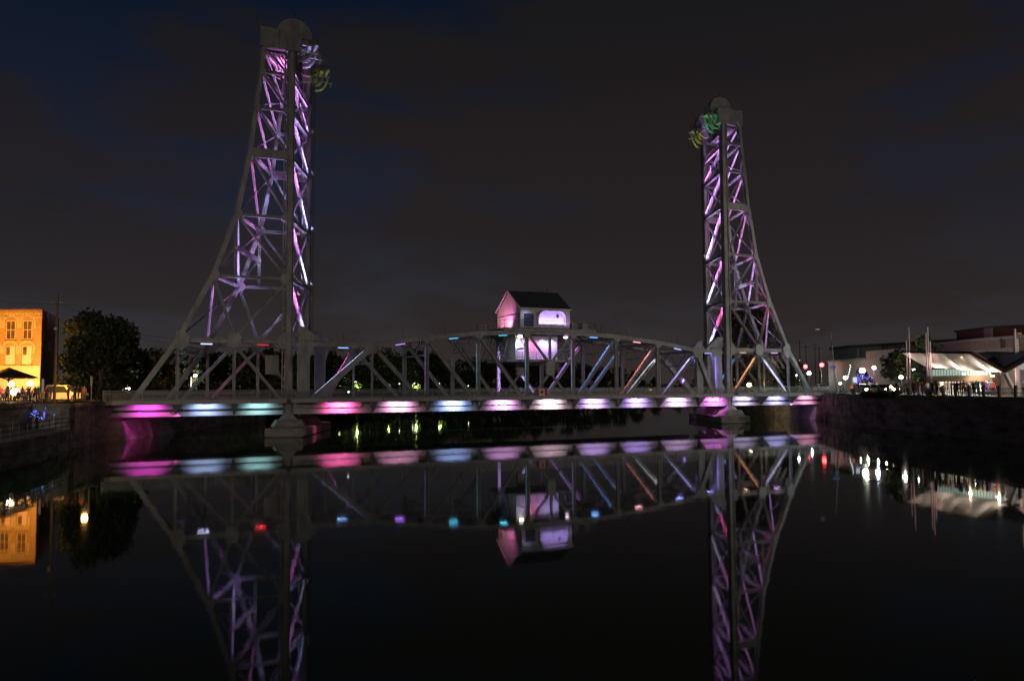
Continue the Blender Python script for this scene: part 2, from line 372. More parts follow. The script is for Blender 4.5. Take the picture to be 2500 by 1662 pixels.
# ------------------------------------------------------------ lift towers
ZS = [11.75, 19.7, 27.5, 35.5, 41.4, 46.1, 49.3]
BX = [-12.95, -9.1, -6.4, -4.93, -4.27, -3.65, -3.46]
def tower(lx, s, label, side):
    t = empty('lift_tower', (lx, 0, 4.4), label, 'bridge tower', 'lift towers of the bridge')
    def P(off, z, y): return V((lx+s*off+K*y/W, y, z))
    for y in (0, W):
        o_ = -.34 if y == 0 else .34
        # front leg: box column with projecting flange plates and batten plates
        mb = MB(); mb.beam(P(0, 2.7, y), P(0, 49.3, y), .62, .62)
        for e in (-.42, .42): mb.beam(P(e, 2.7, y), P(e, 49.3, y), .84, .06)
        mb.build('front_leg', steel, t)
        mb = MB(); mb.beam(P(-.74, 4.6, y), P(-.74, 49.3, y), .3, .12); mb.build('guide_rail', steel2, t)
        z = 6
        while z < 48:
            MB().beam(P(-.55, z, y), P(-.55, z+.22, y), .5, .3).build('batten_plate', steel, t); z += 2.45
        # back chord
        pts = [P(-17.7, 4.5, y)]+[P(b_, z, y) for b_, z in zip(BX, ZS)]
        for i, (a, b_) in enumerate(zip(pts[:-1], pts[1:])):
            w_ = .62 if i < 2 else (.55 if i < 4 else .5)
            mb = MB()
            mb.lattice(a, b_, .70 if i < 2 else .6, w_-.1, V((0, 1, 0)), .7)
            for e in (-1, 1):
                ax = (b_-a).normalized(); nv = V((0, 1, 0))
                mb.beam(a+nv*(e*.3), b_+nv*(e*.3), .05, w_, nv)
            mb.build('back_chord', steel, t)
            # small rungs standing off the outside of the chord
            mb = MB(); L = (b_-a).length; ax = (b_-a).normalized(); nv = ax.cross(V((0, 1, 0)))*(-s)
            if i > 0:
                for k in range(int(L/.42)):
                    c = a+ax*(k*.42+.2)-nv*(w_/2+.12)*1
                    mb.beam(c-V((0, .2, 0)), c+V((0, .2, 0)), .05, .05, ax)
                for e in (-.2, .2):
                    mb.beam(a-nv*(w_/2+.12)+V((0, e, 0)), b_-nv*(w_/2+.12)+V((0, e, 0)), .03, .03, ax.orthogonal())
                mb.build('ladder', steel, t)
        # gussets, side struts, diagonals
        for i, (b_, z) in enumerate(zip(BX, ZS)):
            r_ = [1.15, .7, .6, .55, .45, .42, .4][i]
            g_ = P(b_, z, y)
            poly = [V((s*a, 0, c)) for a, c in ((-.5*r_, -.9*r_), (.5*r_, -1.05*r_), (1.1*r_, -.35*r_), (1.1*r_, .35*r_), (.5*r_, 1.1*r_), (-.1*r_, .9*r_))]
            MB().prism([g_+p+V((0, -.36, 0)) for p in poly], (0, .72, 0)).build('gusset_plate', steel, t)
            g_ = P(-.1, z, y)
            if i < 6:
                poly = [V((s*a, 0, c)) for a, c in ((0, -r_), (-.5*r_-.3, -.75*r_), (-.8*r_-.4, -.3), (-.8*r_-.4, .3), (-.5*r_-.3, .8*r_), (0, r_*1.1))]
                MB().prism([g_+p+V((0, -.32, 0)) for p in poly], (0, .64, 0)).build('gusset_plate', steel, t)
            if i == 3:
                MB().beam(P(b_, z+.05, y), P(-.4, z+.05, y), .5, 1.15).build('heavy_strut', steel, t)
            elif i == 6: pass
            else:
                MB().ibeam(P(b_, z, y), P(-.4, z, y), .42 if i else .55, .34 if i else .55, (0, 0, 1) if 0 else (0, 1, 0), .06).build('side_strut', steel, t)
        for i in range(1, 6):
            MB().ibeam(P(BX[i+1]+.2, ZS[i+1]-.2, y), P(-.4, ZS[i]+.2, y), .28, .23, (0, 1, 0), .04).build('diagonal', steel, t)
        mid = P(-6.5, ZS[0], y)
        poly = [V((s*a, 0, c)) for a, c in ((-.8, -.45), (-.45, -.9), (.45, -.9), (.8, -.45), (.8, .45), (.5, .9), (-.5, .9), (-.8, .45))]
        MB().prism([mid+p+V((0, -.34, 0)) for p in poly], (0, .68, 0)).build('gusset_plate', steel, t)
        for q in (P(BX[1]+.1, ZS[1]-.4, y), P(-.4, ZS[1]-.4, y)):
            MB().ibeam(mid+V((0, 0, .5)), q, .4, .34, (0, 1, 0), .05).build('diagonal', steel, t)
        for q in (P(-12.9, 4.1, y), P(-.6, 4.1, y)):
            mb = MB(); mb.ibeam(mid-V((0, 0, .5)), q, .45, .36, (0, 1, 0), .05)
            mb.build('diagonal', steel, t)
        for o2 in (-12.95, -6.5):
            MB().ibeam(P(o2, 11.4, y), P(o2, 4.2, y), .35, .36, (0, 1, 0), .05).build('vertical_post', steel, t)
        # secondary hanger in the second panel
        MB().lattice(P(-6.5, ZS[2]-.4, y), P(-6.5, ZS[1], y), .35, .22, (1, 0, 0), .4).build('hanger', steel, t)
        MB().ibeam(P(BX[1]+.3, ZS[1]+.5, y), P(-6.6, 23.4, y), .25, .18, (0, 1, 0), .04).build('sub_diagonal', steel, t)
    # back face: cross struts and laced diagonals between the two back chords
    for i in range(7):
        A, B = P(BX[i], ZS[i], .3), P(BX[i], ZS[i], W-.3)
        MB().ibeam(A, B, .3, .45 if i else .6, (0, 0, 1), .05).build('cross_strut', steel, t)
        if i:
            A, B = P(BX[i], ZS[i]-.3, .3), P(BX[i-1], ZS[i-1]+.3, W-.3)
            C, D = P(BX[i], ZS[i]-.3, W-.3), P(BX[i-1], ZS[i-1]+.3, .3)
            wdir = (B-A).cross(D-C)
            MB().lattice(A, B, .28, .16, V((s, 0, 0)), .4).build('back_brace', steel, t)
            led_strip(A, B, V((s*.4, -.9, 0)), [0, PU, VI, PK, PK, PU, PU][i], [0, 24, 24, 30, 38, 34, 28][i], 85)
            MB().ibeam(C, D, .16, .16, (0, 0, 1), .03).build('back_brace', steel, t)
    MB().ibeam(P(-6.5, 23.4, 0), P(-6.5, 23.4, W), .5, .5, (0, 0, 1), .05).build('cross_beam', steel, t)
    # front portal: wide laced X bracing
    for i in range(0, 6):
        A, B = P(0, ZS[i], .35), P(0, ZS[i], W-.35)
        if i == 0: continue
        if i == 5:
            mb = MB(); mb.lattice(A-V((0, 0, .1)), B-V((0, 0, .1)), 1.15, .35, V((0, 0, 1)), 1.0); mb.build('portal_strut', steel, t)
        else:
            MB().ibeam(A, B, .4, .5, (0, 0, 1), .05).build('portal_strut', steel, t)
        if i == 3: MB().box(0, 0, 0, 0, 0, 0)
    for i in range(0, 5):
        z0, z1 = ZS[i]+(.8 if i == 0 else .35), ZS[i+1]-(.35 if i < 4 else .9)
        A, B = P(.05, z1, .45), P(.05, z0, W-.45)
        C, D = P(.05, z1, W-.45), P(.05, z0, .45)
        wdir = (B-A).normalized().cross(CN)
        MB().lattice(A, B, .68, .3, wdir, .9).build('portal_brace', steel, t)
        wdir = (D-C).normalized().cross(CN)
        mid_ = (C+D)/2; MB().lattice(C, D, .34, .2, wdir, .5).build('portal_brace', steel, t)
        MB().beam(mid_-V((0, 0, .7)), mid_+V((0, 0, .7)), .06, 1.1, CN).build('center_plate', steel, t)
    # counterweight high between the legs
    cw = [P(-3.0, 0, .9), P(-.9, 0, .9), P(-.9, 0, W-.9), P(-3.0, 0, W-.9)]
    MB().loft([[V((p.x, p.y, 49.15)) for p in cw], [V((p.x, p.y, 51.6)) for p in cw]]).build('counterweight', concrete, t)
    mb = MB()
    for i in range(5):
        a = -3.0+i*.5
        mb.beam(P(a, 48.95, .6), P(a, 48.95, W-.6), .12, .3, (1, 0, 0))
    mb.build('counterweight_frame', steel, t)
    # top: box girders, sheaves with hoods, walkways
    for y, sg in ((0, -1), (W, 1)):
        for a, b_ in ((-3.9, -1.62), (-1.58, 1.15)):
            MB().loft([[P(a, 49.3, y)+V((0, -.45, 0)), P(b_, 49.3, y)+V((0, -.45, 0)), P(b_, 49.3, y)+V((0, .45, 0)), P(a, 49.3, y)+V((0, .45, 0))],
                       [P(a, 51.85, y)+V((0, -.45, 0)), P(b_, 51.75, y)+V((0, -.45, 0)), P(b_, 51.75, y)+V((0, .45, 0)), P(a, 51.85, y)+V((0, .45, 0))]]).build('top_girder', steel, t)
        yi = y+(1.3 if y == 0 else -1.3)
        c = P(0, 51.9, yi); mb = MB()
        prof = [V((math.cos(a)*2.25, 0, math.sin(a)*2.25)) for a in [math.pi*k/18 for k in range(19)]]
        mb.prism([c+V((0, -.45, 0))+p for p in prof]+[c+V((-2.25, -.45, -.3)), c+V((2.25, -.45, -.3))][::1], (0, .9, 0))
        mb.build('sheave_hood', steel, t)
        mb = MB(); mb.cyl(c+V((0, -.3, -.15)), c+V((0, .3, -.15)), 1.95, 28)
        mb.build('sheave', steel2, t)
        MB().box(c.x-.5, c.x+.5, yi-.75, yi+.75, 51.8, 52.4).build('sheave_bearing', steel2, t)
        mb = MB(); mb.cyl(c+V((.1, 0, 2.2)), c+V((.1, 0, 3.0)), .03, 6); mb.ball(c+V((.1, 0, 3.0)), .1, 8); mb.build('beacon', black, t)
        # railing on the girder
        mb = MB()
        for h in (.5, 1.0): mb.beam(P(-3.9, 51.85+h, y), P(-1.9, 51.85+h, y), .04, .04)
        for a in (-3.9, -2.9, -1.9): mb.beam(P(a, 51.8, y), P(a, 52.85, y), .04, .04)
        mb.build('top_railing', steel2, t)
        # cantilevered walkway with curved brackets
        yc = y+(1.2 if y == 0 else -1.2)
        for dy in (-1.1, 1.1) if y == 0 else (-1.1, 1.1):
            MB().ibeam(P(.9, 50.6, yc+dy), P(3.0, 50.6, yc+dy), .16, .26, (0, 1, 0), .04).build('walkway_beam', steel, t)
            mb = MB(); prev = None
            for k in range(9):
                u = k/8; q = P(.9+1.75*math.sin(u*math.pi/2), 48.35+2.1*(1-math.cos(u*math.pi/2)), yc+dy)
                if prev is not None: mb.beam(prev, q, .22, .24)
                prev = q
            mb.build('curved_bracket', steel, t)
            mb = MB(); prev = None
            for k in range(9):
                u = k/8; q = P(.9+1.1*math.sin(u*math.pi/2), 49.1+1.35*(1-math.cos(u*math.pi/2)), yc+dy)
                if prev is not None: mb.beam(prev, q, .18, .2)
                prev = q
            mb.build('curved_bracket', steel, t)
        a = P(.9, 50.76, yc); b_ = P(3.0, 50.76, yc)
        MB().beam(a, b_, 2.4, .06).build('walkway_floor', steel2, t)
        mb = MB()
        for dy in (-1.1, 1.1):
            for h in (.55, 1.1): mb.beam(P(1.2, 50.8+h, yc+dy), P(3.0, 50.8+h, yc+dy), .04, .04)
            for a in (1.2, 2.1, 3.0): mb.beam(P(a, 50.8, yc+dy), P(a, 51.9, yc+dy), .04, .04)
        for h in (.55, 1.1): mb.beam(P(3.0, 50.8+h, yc-1.1), P(3.0, 50.8+h, yc+1.1), .04, .04, (1, 0, 0))
        mb.build('walkway_railing', steel2, t)
        for dy in (-1.0, 1.0):
            mb = MB(); mb.beam(P(2.9, 50.5, yc+dy), P(2.55, 49.6, yc+dy), .08, .08); mb.beam(P(2.0, 49.8, yc+dy), P(3.4, 49.65, yc+dy), .08, .08)
            mb.beam(P(3.3, 49.9, yc+dy), P(3.1, 49.1, yc+dy), .07, .07)
            mb.build('drop_frame', steel, t)
        # lifting ropes
        mb = MB()
        for k in range(4):
            q = P(.72+.14*k, 0, yi); mb.cyl((q.x, yi-.12, 13.6), (q.x, yi-.12, 52), .022, 5)
        mb.build('lifting_rope', black, t)
    # sway portal beneath the first level on road side
    MB().lattice(P(-12.9, 10.6, .4), P(-12.9, 10.6, W-.4), 1.0, .3, (0, 0, 1), 1.2).build('entrance_portal', steel, t)
    mb = MB()
    for k in range(4):
        y0 = .6+k*2.3; mb.beam(P(-13.2, 11.0, y0), P(-15.0, 8.9, y0+.3), .3, .3)
    mb.build('portal_knee', steel, t)
    # traffic control panel plate hanging beside the front leg
    a = P(-2.8, 0, -.5)
    # floodlights and light bars
    for k, (off, colr, st) in enumerate(side['bars']):
        q = P(off, 11.28, -.36)
        MB().beam(q-V((.66, 0, 0)), q+V((.66, 0, 0)), .10, .10).build('light_bar', emi('led_tube', colr, st), t)
        light('AREA', q+V((0, .25, -.1)), q+V((0, 1.0, -6)), colr, 60, shape='RECTANGLE', size=1.2, size_y=.1)
    cs = side['cols']
    for i in range(5):
        z0, z1 = ZS[i]+.6, ZS[i+1]-.5
        A, B = P(.05, z1, .45), P(.05, z0, W-.45); m_ = (A+B)/2
        k = min(1.0, (z1-z0)/6)*(1.0, 1.25, 1.1, .8, .6)[i]
        led_strip(A, m_, CN*(s*1.0)+V((0, 0, -.5)), cs[i][0], side['pw']*k*.8, 62)
        led_strip(m_, B, CN*(s*1.0)+V((0, 0, -.5)), cs[i][1], side['pw']*1.25*k, 62)
        C, D = P(.05, z1, W-.45), P(.05, z0, .45)
        led_strip(C, D, CN*(s*1.1)+V((0, 0, -.5)), PU, side['pw']*.12*k, 62)
        for yy in (2.2, 7.9):
            q = P(.9, ZS[i+1]-.35, yy); MB().beam(q-V((0, .3, 0)), q+V((0, .3, 0)), .12, .14, (1, 0, 0)).build('led_fixture', black, t)
        led_strip(P(.1, ZS[i+1]-.25, .6), P(.1, ZS[i+1]-.25, W-.6), V((0, 0, -.6)), cs[i][1], 26, 80)
    # interior uplights
    for (off, z, yy, cc, pw) in side['inner']:
        spot(P(off, z, yy), P(off*.55-.3, z+20, 5), cc, pw*(.75 if z < 40 else .8), 62, .7, .2)
    for y, cc, pw in ((1.6, side['top'][0], side['top'][2]), (W-1.0, side['top'][1], side['top'][3])):
        spot(P(2.6, 46.2, y), P(1.9, 50.5, y), cc, pw, 75, .7, .1)
    return t
PK, PU, VI, BL, WH = (.92, .26, .86), (.66, .34, 1), (.50, .42, 1), (.40, .44, 1), (.64, .60, 1)
HP, MG, TE, AM, GR = (1, .12, .45), (1, .12, .80), (.30, .62, .66), (1, .62, .05), (.1, .9, .25)
left_side = dict(bars=[(-9.6, (.55, .6, 1), 2.4), (-3.0, (1, .03, .03), 1.0)],
    cols=[(PK, VI), (PK, WH), (PK, BL), (PU, VI), (PU, PU)], pw=210,
    inner=[(-8.5, 13, 2.0, PU, 9000), (-7.5, 13, 8.5, BL, 7000), (-4, 21, 3, PK, 2600), (-3, 29, 5, PU, 3600), (-2.2, 36.6, 5, PK, 3400), (-2.0, 45.5, 3, PK, 3600), (-2.0, 45.5, 7, PK, 3000)],
    top=(VI, (.75, .9, .05), 1100, 300))
right_side = dict(bars=[(-3.1, (1, .55, .35), 1.0), (-9.8, (.85, .45, 1), 1.4)],
    cols=[(HP, VI), (PK, WH), (PU, WH), (PU, PU), (PU, PK)], pw=210,
    inner=[(-8.5, 13, 2.0, PK, 8000), (-7.5, 13, 8.5, PU, 8000), (-4, 21, 3, PK, 3000), (-3, 29, 5, PU, 3600), (-2.2, 36.6, 5, PU, 3000), (-2.0, 45.5, 3, PU, 3600), (-2.0, 45.5, 7, PU, 3000)],
    top=(GR, (.65, .9, .05), 800, 450))
TL = tower(16.98, 1, 'tall steel lift tower on the left with magenta and violet lit braces', left_side)
TR = tower(86.98, -1, 'farther steel lift tower on the right with green lit top brackets', right_side)

# ------------------------------------------------------------ decks (approach spans and lift span)
def deck(name, x0, x1, nodes, gaps, label, led):
    """nodes: bracket positions; led: list of (x, colour, watts)"""
    t = empty(name, ((x0+x1)/2, 0, 2.6), label, 'bridge span')
    sk = lambda y: 0
    MB().box(x0, x1, -1.62, W+1.7, 4.2, 4.5).build('deck_slab', concrete, t)
    MB().box(x0, x1, 1.2, W-1.2, 4.502, 4.56).build('roadway', asphalt, t)
    for y in (-1.7, W+1.75):
        MB().ibeam((x0, y, 4.33), (x1, y, 4.33), .2, .54, (0, 1, 0), .05).build('fascia_beam', girderp, t)
    for y, d in ((0, 1), (W, -1)):
        if gaps:
            for a, b_ in ((3.42, 4.2), (2.68, 3.12)):
                MB().box(x0+.2, x1-.2, y-.04, y+.04, a, b_).build('girder_web', girderp, t)
            MB().box(x0+.2, x1-.2, y+.3*d-.03, y+.3*d+.03, 3.0, 3.5).build('pipe_tray', black, t)
        else:
            MB().box(x0+.2, x1-.2, y-.04, y+.04, 2.68, 4.2).build('girder_web', girderp, t)
        MB().box(x0+.2, x1-.2, y-.28, y+.28, 2.6, 2.68).build('girder_flange', girderp, t)
    if not gaps:
        for i, (a, b_) in enumerate(zip(([x0+1.2]+nodes), (nodes+[x1-1]))):
            L = b_-a
            MB().box(a+.35, a+L*.84, -.34, -.05, 3.38, 3.42).build('web_ledge', girderp, t)
            MB().box(a+L*.84, a+L*.84+.07, -.34, -.05, 3.38, 4.15).build('web_stiffener', girderp, t)
    for x in nodes:
        for y, d in ((0, -1), (W, 1)):
            mb = MB(); e = y+d*1.62
            mb.loft([[(x-.07, y+d*.05, 2.7), (x+.07, y+d*.05, 2.7), (x+.07, y+d*.3, 2.7), (x-.07, y+d*.3, 2.7)],
                     [(x-.42, y+d*.05, 4.18), (x+.42, y+d*.05, 4.18), (x+.42, e, 4.18), (x-.42, e, 4.18)]])
            mb.build('floor_bracket', steel2, t)
        MB().ibeam((x, .1, 3.5), (x, W-.1, 3.5), .3, 1.2, (1, 0, 0), .05).build('floor_beam', steel2, t)
    for y in (1.8, 3.4, 5.0, 6.6, 8.2):
        MB().ibeam((x0+.3, y, 3.85), (x1-.3, y, 3.85), .22, .55, (0, 1, 0), .04).build('stringer', steel2, t)
    # hand railings: posts, top rail and thin bars
    n_ = max(2, round((x1-x0)/3.78))
    for y in (-1.78, W+1.85):
        MB().beam((x0, y, 5.66), (x1, y, 5.66), .09, .06).build('top_rail', galv, t)
        for k in range(8):
            z = 4.68+k*.115; MB().beam((x0, y, z), (x1, y, z), .028, .045).build('rail', galv, t)
        for k in range(n_+1):
            x = x0+.06+(x1-x0-.12)*k/n_
            MB().box(x-.05, x+.05, y-.045, y+.045, 4.1, 5.68).build('rail_post', steel2, t)
    for x, cc, pw in led:
        q = V((x, -1.45, 3.98))
        MB().box(x-.5, x+.5, -1.55, -1.35, 4.02, 4.1).build('led_fixture', black, t)
        light('AREA', q, (x, 0, 3.1), cc, pw*4.5, shape='RECTANGLE', size=2.1, size_y=.12, spread=math.radians(128))
        light('AREA', (x, W+1.4, 3.98), (x, W, 3.2), cc, pw*.6, shape='RECTANGLE', size=1.6, size_y=.12)
    return t
DL = deck('approach_span', -3.8, 16.6, [3.9, 10.5], True, 'left fixed approach span lit magenta, blue and teal below the railing',
     [(.9, (1, .08, .75), 24), (7.3, (.42, .58, 1), 22), (13.4, (.33, .68, .70), 18)])
DR = deck('approach_span', 87.4, 109.2, [93.7, 100.2], True, 'right fixed approach span lit lavender and rose below the railing',
     [(90.0, (.72, .60, 1), 28), (96.9, (.50, .48, 1), 30), (103.6, (1, .38, .62), 24)])
NX = [27.8+7.57*i for i in range(8)]
DC = deck('lift_span', 17.1, 86.9, NX, False, 'long steel lift span with curved top chord between the two towers',
     [(23.6, (1, .13, .42), 58), (31.4, (1, .42, .72), 46), (39.2, (.34, .48, 1), 42), (46.7, (.86, .40, .90), 42), (54.2, (1, .66, .82), 50),
      (61.6, (.64, .40, 1), 46), (69.2, (.52, .34, 1), 40), (76.8, (.80, .50, 1), 46), (84.0, (.85, .22, .95), 46)])

# ------------------------------------------------------------ lift span trusses (children of the lift span)
TC = [11.6, 12.75, 13.5, 13.85, 13.85, 13.3, 12.4, 11.4]
TC = [11.45, 12.65, 13.4, 13.75, 13.7, 13.2, 12.35, 11.4]
TC = [11.45, 12.6, 13.35, 13.75, 13.75, 13.35, 12.6, 11.45]
LED = {}
def truss(y, xl, xr, near):
    t = DC
    tp = [V((x, y, z)) for x, z in zip(NX, TC)]
    bt = [V((x, y, 3.4)) for x in NX]
    ch = [V((xl, y, 11.45))]+tp+[V((xr, y, 11.45))]
    for a, b_ in zip(ch[:-1], ch[1:]):
        mb = MB(); mb.beam(a, b_, .7, .56); mb.beam(a+V((0, 0, .3)), b_+V((0, 0, .3)), .82, .05); mb.build('top_chord', steel, t)
    for i, (p, q) in enumerate(zip(tp, bt)):
        w_ = .26 if i in (0, 7) else .5
        mb = MB(); mb.lattice(p-V((0, 0, .3)), q, w_, .42 if w_ > .3 else .2, (1, 0, 0), .5); mb.beam(p-V((0, 0, .3)), q, .05, w_-.1, (0, 1, 0)); mb.build('vertical_post', steel, t)
        r_ = .9 if i in (0, 7) else .62
        poly = [(-r_, .2), (-r_*1.1, -.2), (-.5*r_, -1.25*r_), (.5*r_, -1.25*r_), (r_*1.1, -.2), (r_, .2)]
        MB().prism([p+V((a, -.37, c)) for a, c in poly], (0, .74, 0)).build('gusset_plate', steel, t)
    for i in range(7):
        if i == 3: continue
        a, b_ = (tp[i], bt[i+1]) if i < 3 else (tp[i+1], bt[i])
        d = (b_-a).normalized(); a = a+d*.4
        mb = MB(); mb.ibeam(a, b_, .52, .5, (0, 1, 0), .06)
        mb.build('diagonal', steel, t)
    # middle panel: X with a central gusset
    cx = (NX[3]+NX[4])/2; g_ = V((cx, y, 8.55))
    MB().prism([g_+V((a, -.3, c)) for a, c in ((-.65, -.8), (-.3, -1.05), (.3, -1.05), (.65, -.8), (.65, .8), (.3, 1.15), (-.3, 1.15), (-.65, .8))], (0, .6, 0)).build('gusset_plate', steel, t)
    for q, o_ in ((tp[3], .6), (tp[4], .6), (bt[3], -.6), (bt[4], -.6)):
        MB().ibeam(g_+V((0, 0, o_)), q, .36, .3, (0, 1, 0), .05).build('diagonal', steel, t)
    MB().lattice(g_, V((cx, y, 13.6)), .34, .3, (1, 0, 0), .4).build('vertical_post', steel, t)
    # end posts and lifting plates
    for e, (x, hip, sx) in enumerate(((xl, tp[0], 1), (xr, tp[7], -1))):
        a = hip+V((0, 0, -.2)); b_ = V((x+sx*.7, y, 4.0))
        mb = MB(); mb.ibeam(a, b_, .6, .75, (0, 1, 0), .07); mb.beam(a, b_, .5, .6); mb.build('end_post', steel, t)
        w2 = .72
        pl = [(x-w2, 4.4), (x+w2, 4.4), (x+w2, 9.6), (x+sx*(w2+.5) if sx > 0 else x+w2, 11.2), (x+w2+(.5 if sx > 0 else 0), 11.9), (x-w2-(.5 if sx < 0 else 0), 11.9), (x-w2-(0 if sx > 0 else .5), 11.2), (x-w2, 9.6)]
        MB().prism([V((a_, y-.34, z)) for a_, z in pl], (0, .68, 0)).build('lifting_plate', steel, t)
        fx = [(x-sx*.75, 11.95), (x+sx*2.3, 11.95), (x-sx*.1, 13.75), (x-sx*.75, 13.75)]
        MB().prism([V((a_, y-.3, z)) for a_, z in fx], (0, .12, 0)).build('rope_anchor_fin', steel, t)
        MB().prism([V((a_, y+.25, z)) for a_, z in fx], (0, .12, 0)).build('rope_anchor_fin', steel, t)
        mb = MB()
        for k in range(4): mb.cyl((x-sx*(.95+.0*k), y-.2+.12*k, 11.9), (x-sx*(.95), y-.2+.12*k, 13.3), .05, 6)
        mb.ball((x-sx*.8, y, 12.6), .45, 10); mb.build('rope_equaliser', steel2, t)
truss(0, 18.85, 84.85, True)
truss(W, 23.0, 89.0, False)
for i, x in enumerate(NX):
    z = TC[i]
    MB().ibeam((x, .3, z-.1), (x, W-.3, z-.1), .3, .4, (1, 0, 0), .04).build('cross_strut', steel, DC)
    MB().ibeam((x, .3, z-2.3), (x, W-.3, z-2.3), .18, .18, (1, 0, 0), .03).build('sway_strut', steel, DC)
    mb = MB()
    for k in range(4):
        y0, y1 = .3+(W-.6)*k/4, .3+(W-.6)*(k+1)/4
        a, b_ = (z-2.3, z-.2) if k % 2 == 0 else (z-.2, z-2.3)
        mb.ibeam((x, y0, a), (x, y1, b_), .12, .12, (1, 0, 0), .02)
    mb.build('sway_brace', steel, DC)
    if i < 7:
        x2, z2 = NX[i+1], TC[i+1]
        MB().lattice((x, .3, z), (x2, W-.3, z2), .3, .15, (0, 1, 0), .5).build('top_lateral', steel2, DC)
        MB().lattice((x, W-.3, z+.02), (x2, .3, z2+.02), .3, .15, (0, 1, 0), .5).build('top_lateral', steel2, DC)
# safety line posts standing on the top chord
mb = MB()
for x, z in [(24, 11.75), (32, 12.4), (38, 13.2), (44.5, 13.8), (63, 13.7), (67.5, 13.5), (72, 13.0), (77, 12.4)]:
    mb.beam((x, 0, z), (x, 0, z+1.1), .04, .04)
mb.build('safety_post', black, DC)
bars = [(23.9, (.22, .5, 1), 1.8), (31.6, (.45, .2, 1), 1.7), (39.2, (.08, .5, .8), 1.6), (46.7, (.08, .6, .85), 1.3),
        (61.6, (.16, .42, 1), 2.0), (69.3, (1, .42, .5), 1.8), (76.9, (.3, .36, 1), 2.2), (82.9, (.35, .32, 1), 1.8)]
ch = [(18.85, 11.45)]+list(zip(NX, TC))+[(84.85, 11.45)]
for x, cc, st in bars:
    for (xa, za), (xb, zb) in zip(ch[:-1], ch[1:]):
        if xa <= x <= xb:
            z = za+(zb-za)*(x-xa)/(xb-xa); sl = (zb-za)/(xb-xa)
    q = V((x, -.2, z-.38)); d = V((1, 0, sl)).normalized()
    MB().beam(q-d*.66, q+d*.66, .11, .10).build('light_bar', emi('led_tube', cc, st), DC)
    light('AREA', q+V((0, .3, -.12)), q+V((0, 1, -8)), cc, 45, shape='RECTANGLE', size=1.2, size_y=.1)
# uplights at deck level washing the diagonals and posts
ups = [((20.0, -.75, 5.2), (27.0, -.3, 11.2), (.5, .6, 1), 700), ((22.6, .9, 4.7), (27.6, .2, 11.3), (1, .1, .6), 300),
       ((33.9, -.2, 4.7), (34.9, 0, 12), (.45, .25, 1), 180), ((41.4, -.2, 4.7), (42.5, 0, 13), (.1, .5, .6), 200), ((49.0, -.2, 4.7), (50.1, 0, 13), (.1, .6, .8), 240),
       ((57.0, 1.0, 4.7), (58.0, .2, 13), (.45, .5, 1), 260), ((57.0, W-.9, 4.7), (54, W-.2, 11), (.45, .42, 1), 400),
       ((56.9, -.3, 4.8), (64.9, -.1, 12.8), (.18, .3, 1), 700), ((57.2, W-.8, 4.8), (64.9, W-.4, 12.8), (.75, .2, 1), 900),
       ((64.4, -.3, 4.8), (72.4, -.1, 12.2), (1, .25, .25), 600), ((64.8, W-.8, 4.8), (72.4, W-.4, 12.2), (.2, .35, 1), 900),
       ((72.0, -.3, 4.8), (80.0, -.1, 11.0), (.5, .48, 1), 1500), ((83.2, W-.5, 5.0), (88.2, W-.2, 11), (.4, .2, 1), 500),
       ((49.6, W-1, 5), (54, W, 8.5), (.5, .38, 1), 350), ((34.6, W-1, 5), (35.4, W, 9), (.8, .8, 1), 180),
       ((4.6, -.35, 4.8), (10.1, -.2, 10.6), (.35, .35, 1), 420), ((8.4, W-.6, 4.8), (14.2, W-.2, 10.6), (1, .15, .5), 420),
       ((87.9, -.55, 4.8), (93.4, -.3, 10.6), (1, .35, .12), 900), ((100.6, -.7, 5.2), (94.2, -.3, 10.6), (.6, .6, .9), 420), ((99.4, .7, 5.0), (99.9, .1, 11), (.55, .45, 1), 200),
       ((90.9, W-1, 4.8), (96, W, 10.6), (.1, .4, 1), 500)]
UL, UR = V((-.42, -.05, .35)), V((.42, -.05, .35))
led_strip((19.9, -.1, 4.6), (27.2, -.1, 10.9), V((-.4, -.05, .5)), (.5, .6, 1), 75)
led_strip((23.5, W, 4.6), (27.2, W, 10.9), V((-.45, -.2, .5)), (1, .1, .6), 75)
for i, cc, pw in ((1, (.45, .25, 1), 4), (2, (.1, .5, .6), 3.5), (3, (.1, .6, .8), 5), (4, (.45, .5, 1), 4)):
    led_strip((NX[i], 0, 4.6), (NX[i], 0, TC[i]-.6), V((-.32, -.14, 0)), cc, pw)
for i, cn, cf in ((4, (.18, .3, 1), (.75, .2, 1)), (5, (1, .25, .25), (.2, .35, 1)), (6, (.45, .42, 1), (.9, .95, 1))):
    led_strip((NX[i], 0, 4.4), (NX[i+1], 0, TC[i+1]-.6), V((-.4, -.12, .3)), cn, 34 if i < 6 else 52)
    led_strip((NX[i], W, 4.4), (NX[i+1], W, TC[i+1]-.6), V((-.4, -.3, .3)), cf, 36)
led_strip((56.9, W, 4.6), (54.3, W, 8), V((-.3, -.3, 0)), (.5, .4, 1), 30)
led_strip((50.6, W, 4.6), (50.6, W, 12.5), V((0, -.5, 0)), (.6, .35, 1), 40)
led_strip((58.0, W, 4.6), (64.9, W, 12.5), V((-.4, -.3, .3)), (.3, .35, 1), 25)
led_strip((83.9, W, 4.6), (88.4, W, 11), V((.3, -.4, .3)), (.4, .2, 1), 60)
led_strip((4.2, 0, 4.6), (9.9, 0, 10.9), V((-.4, -.05, .35)), (.36, .34, 1), 50)
led_strip((8.3, W, 4.6), (14.0, W, 10.9), V((-.4, -.3, .35)), (1, .15, .5), 40)
led_strip((87.6, 0, 4.6), (93.3, 0, 10.8), V((-.4, -.2, .35)), (1, .33, .1), 45)
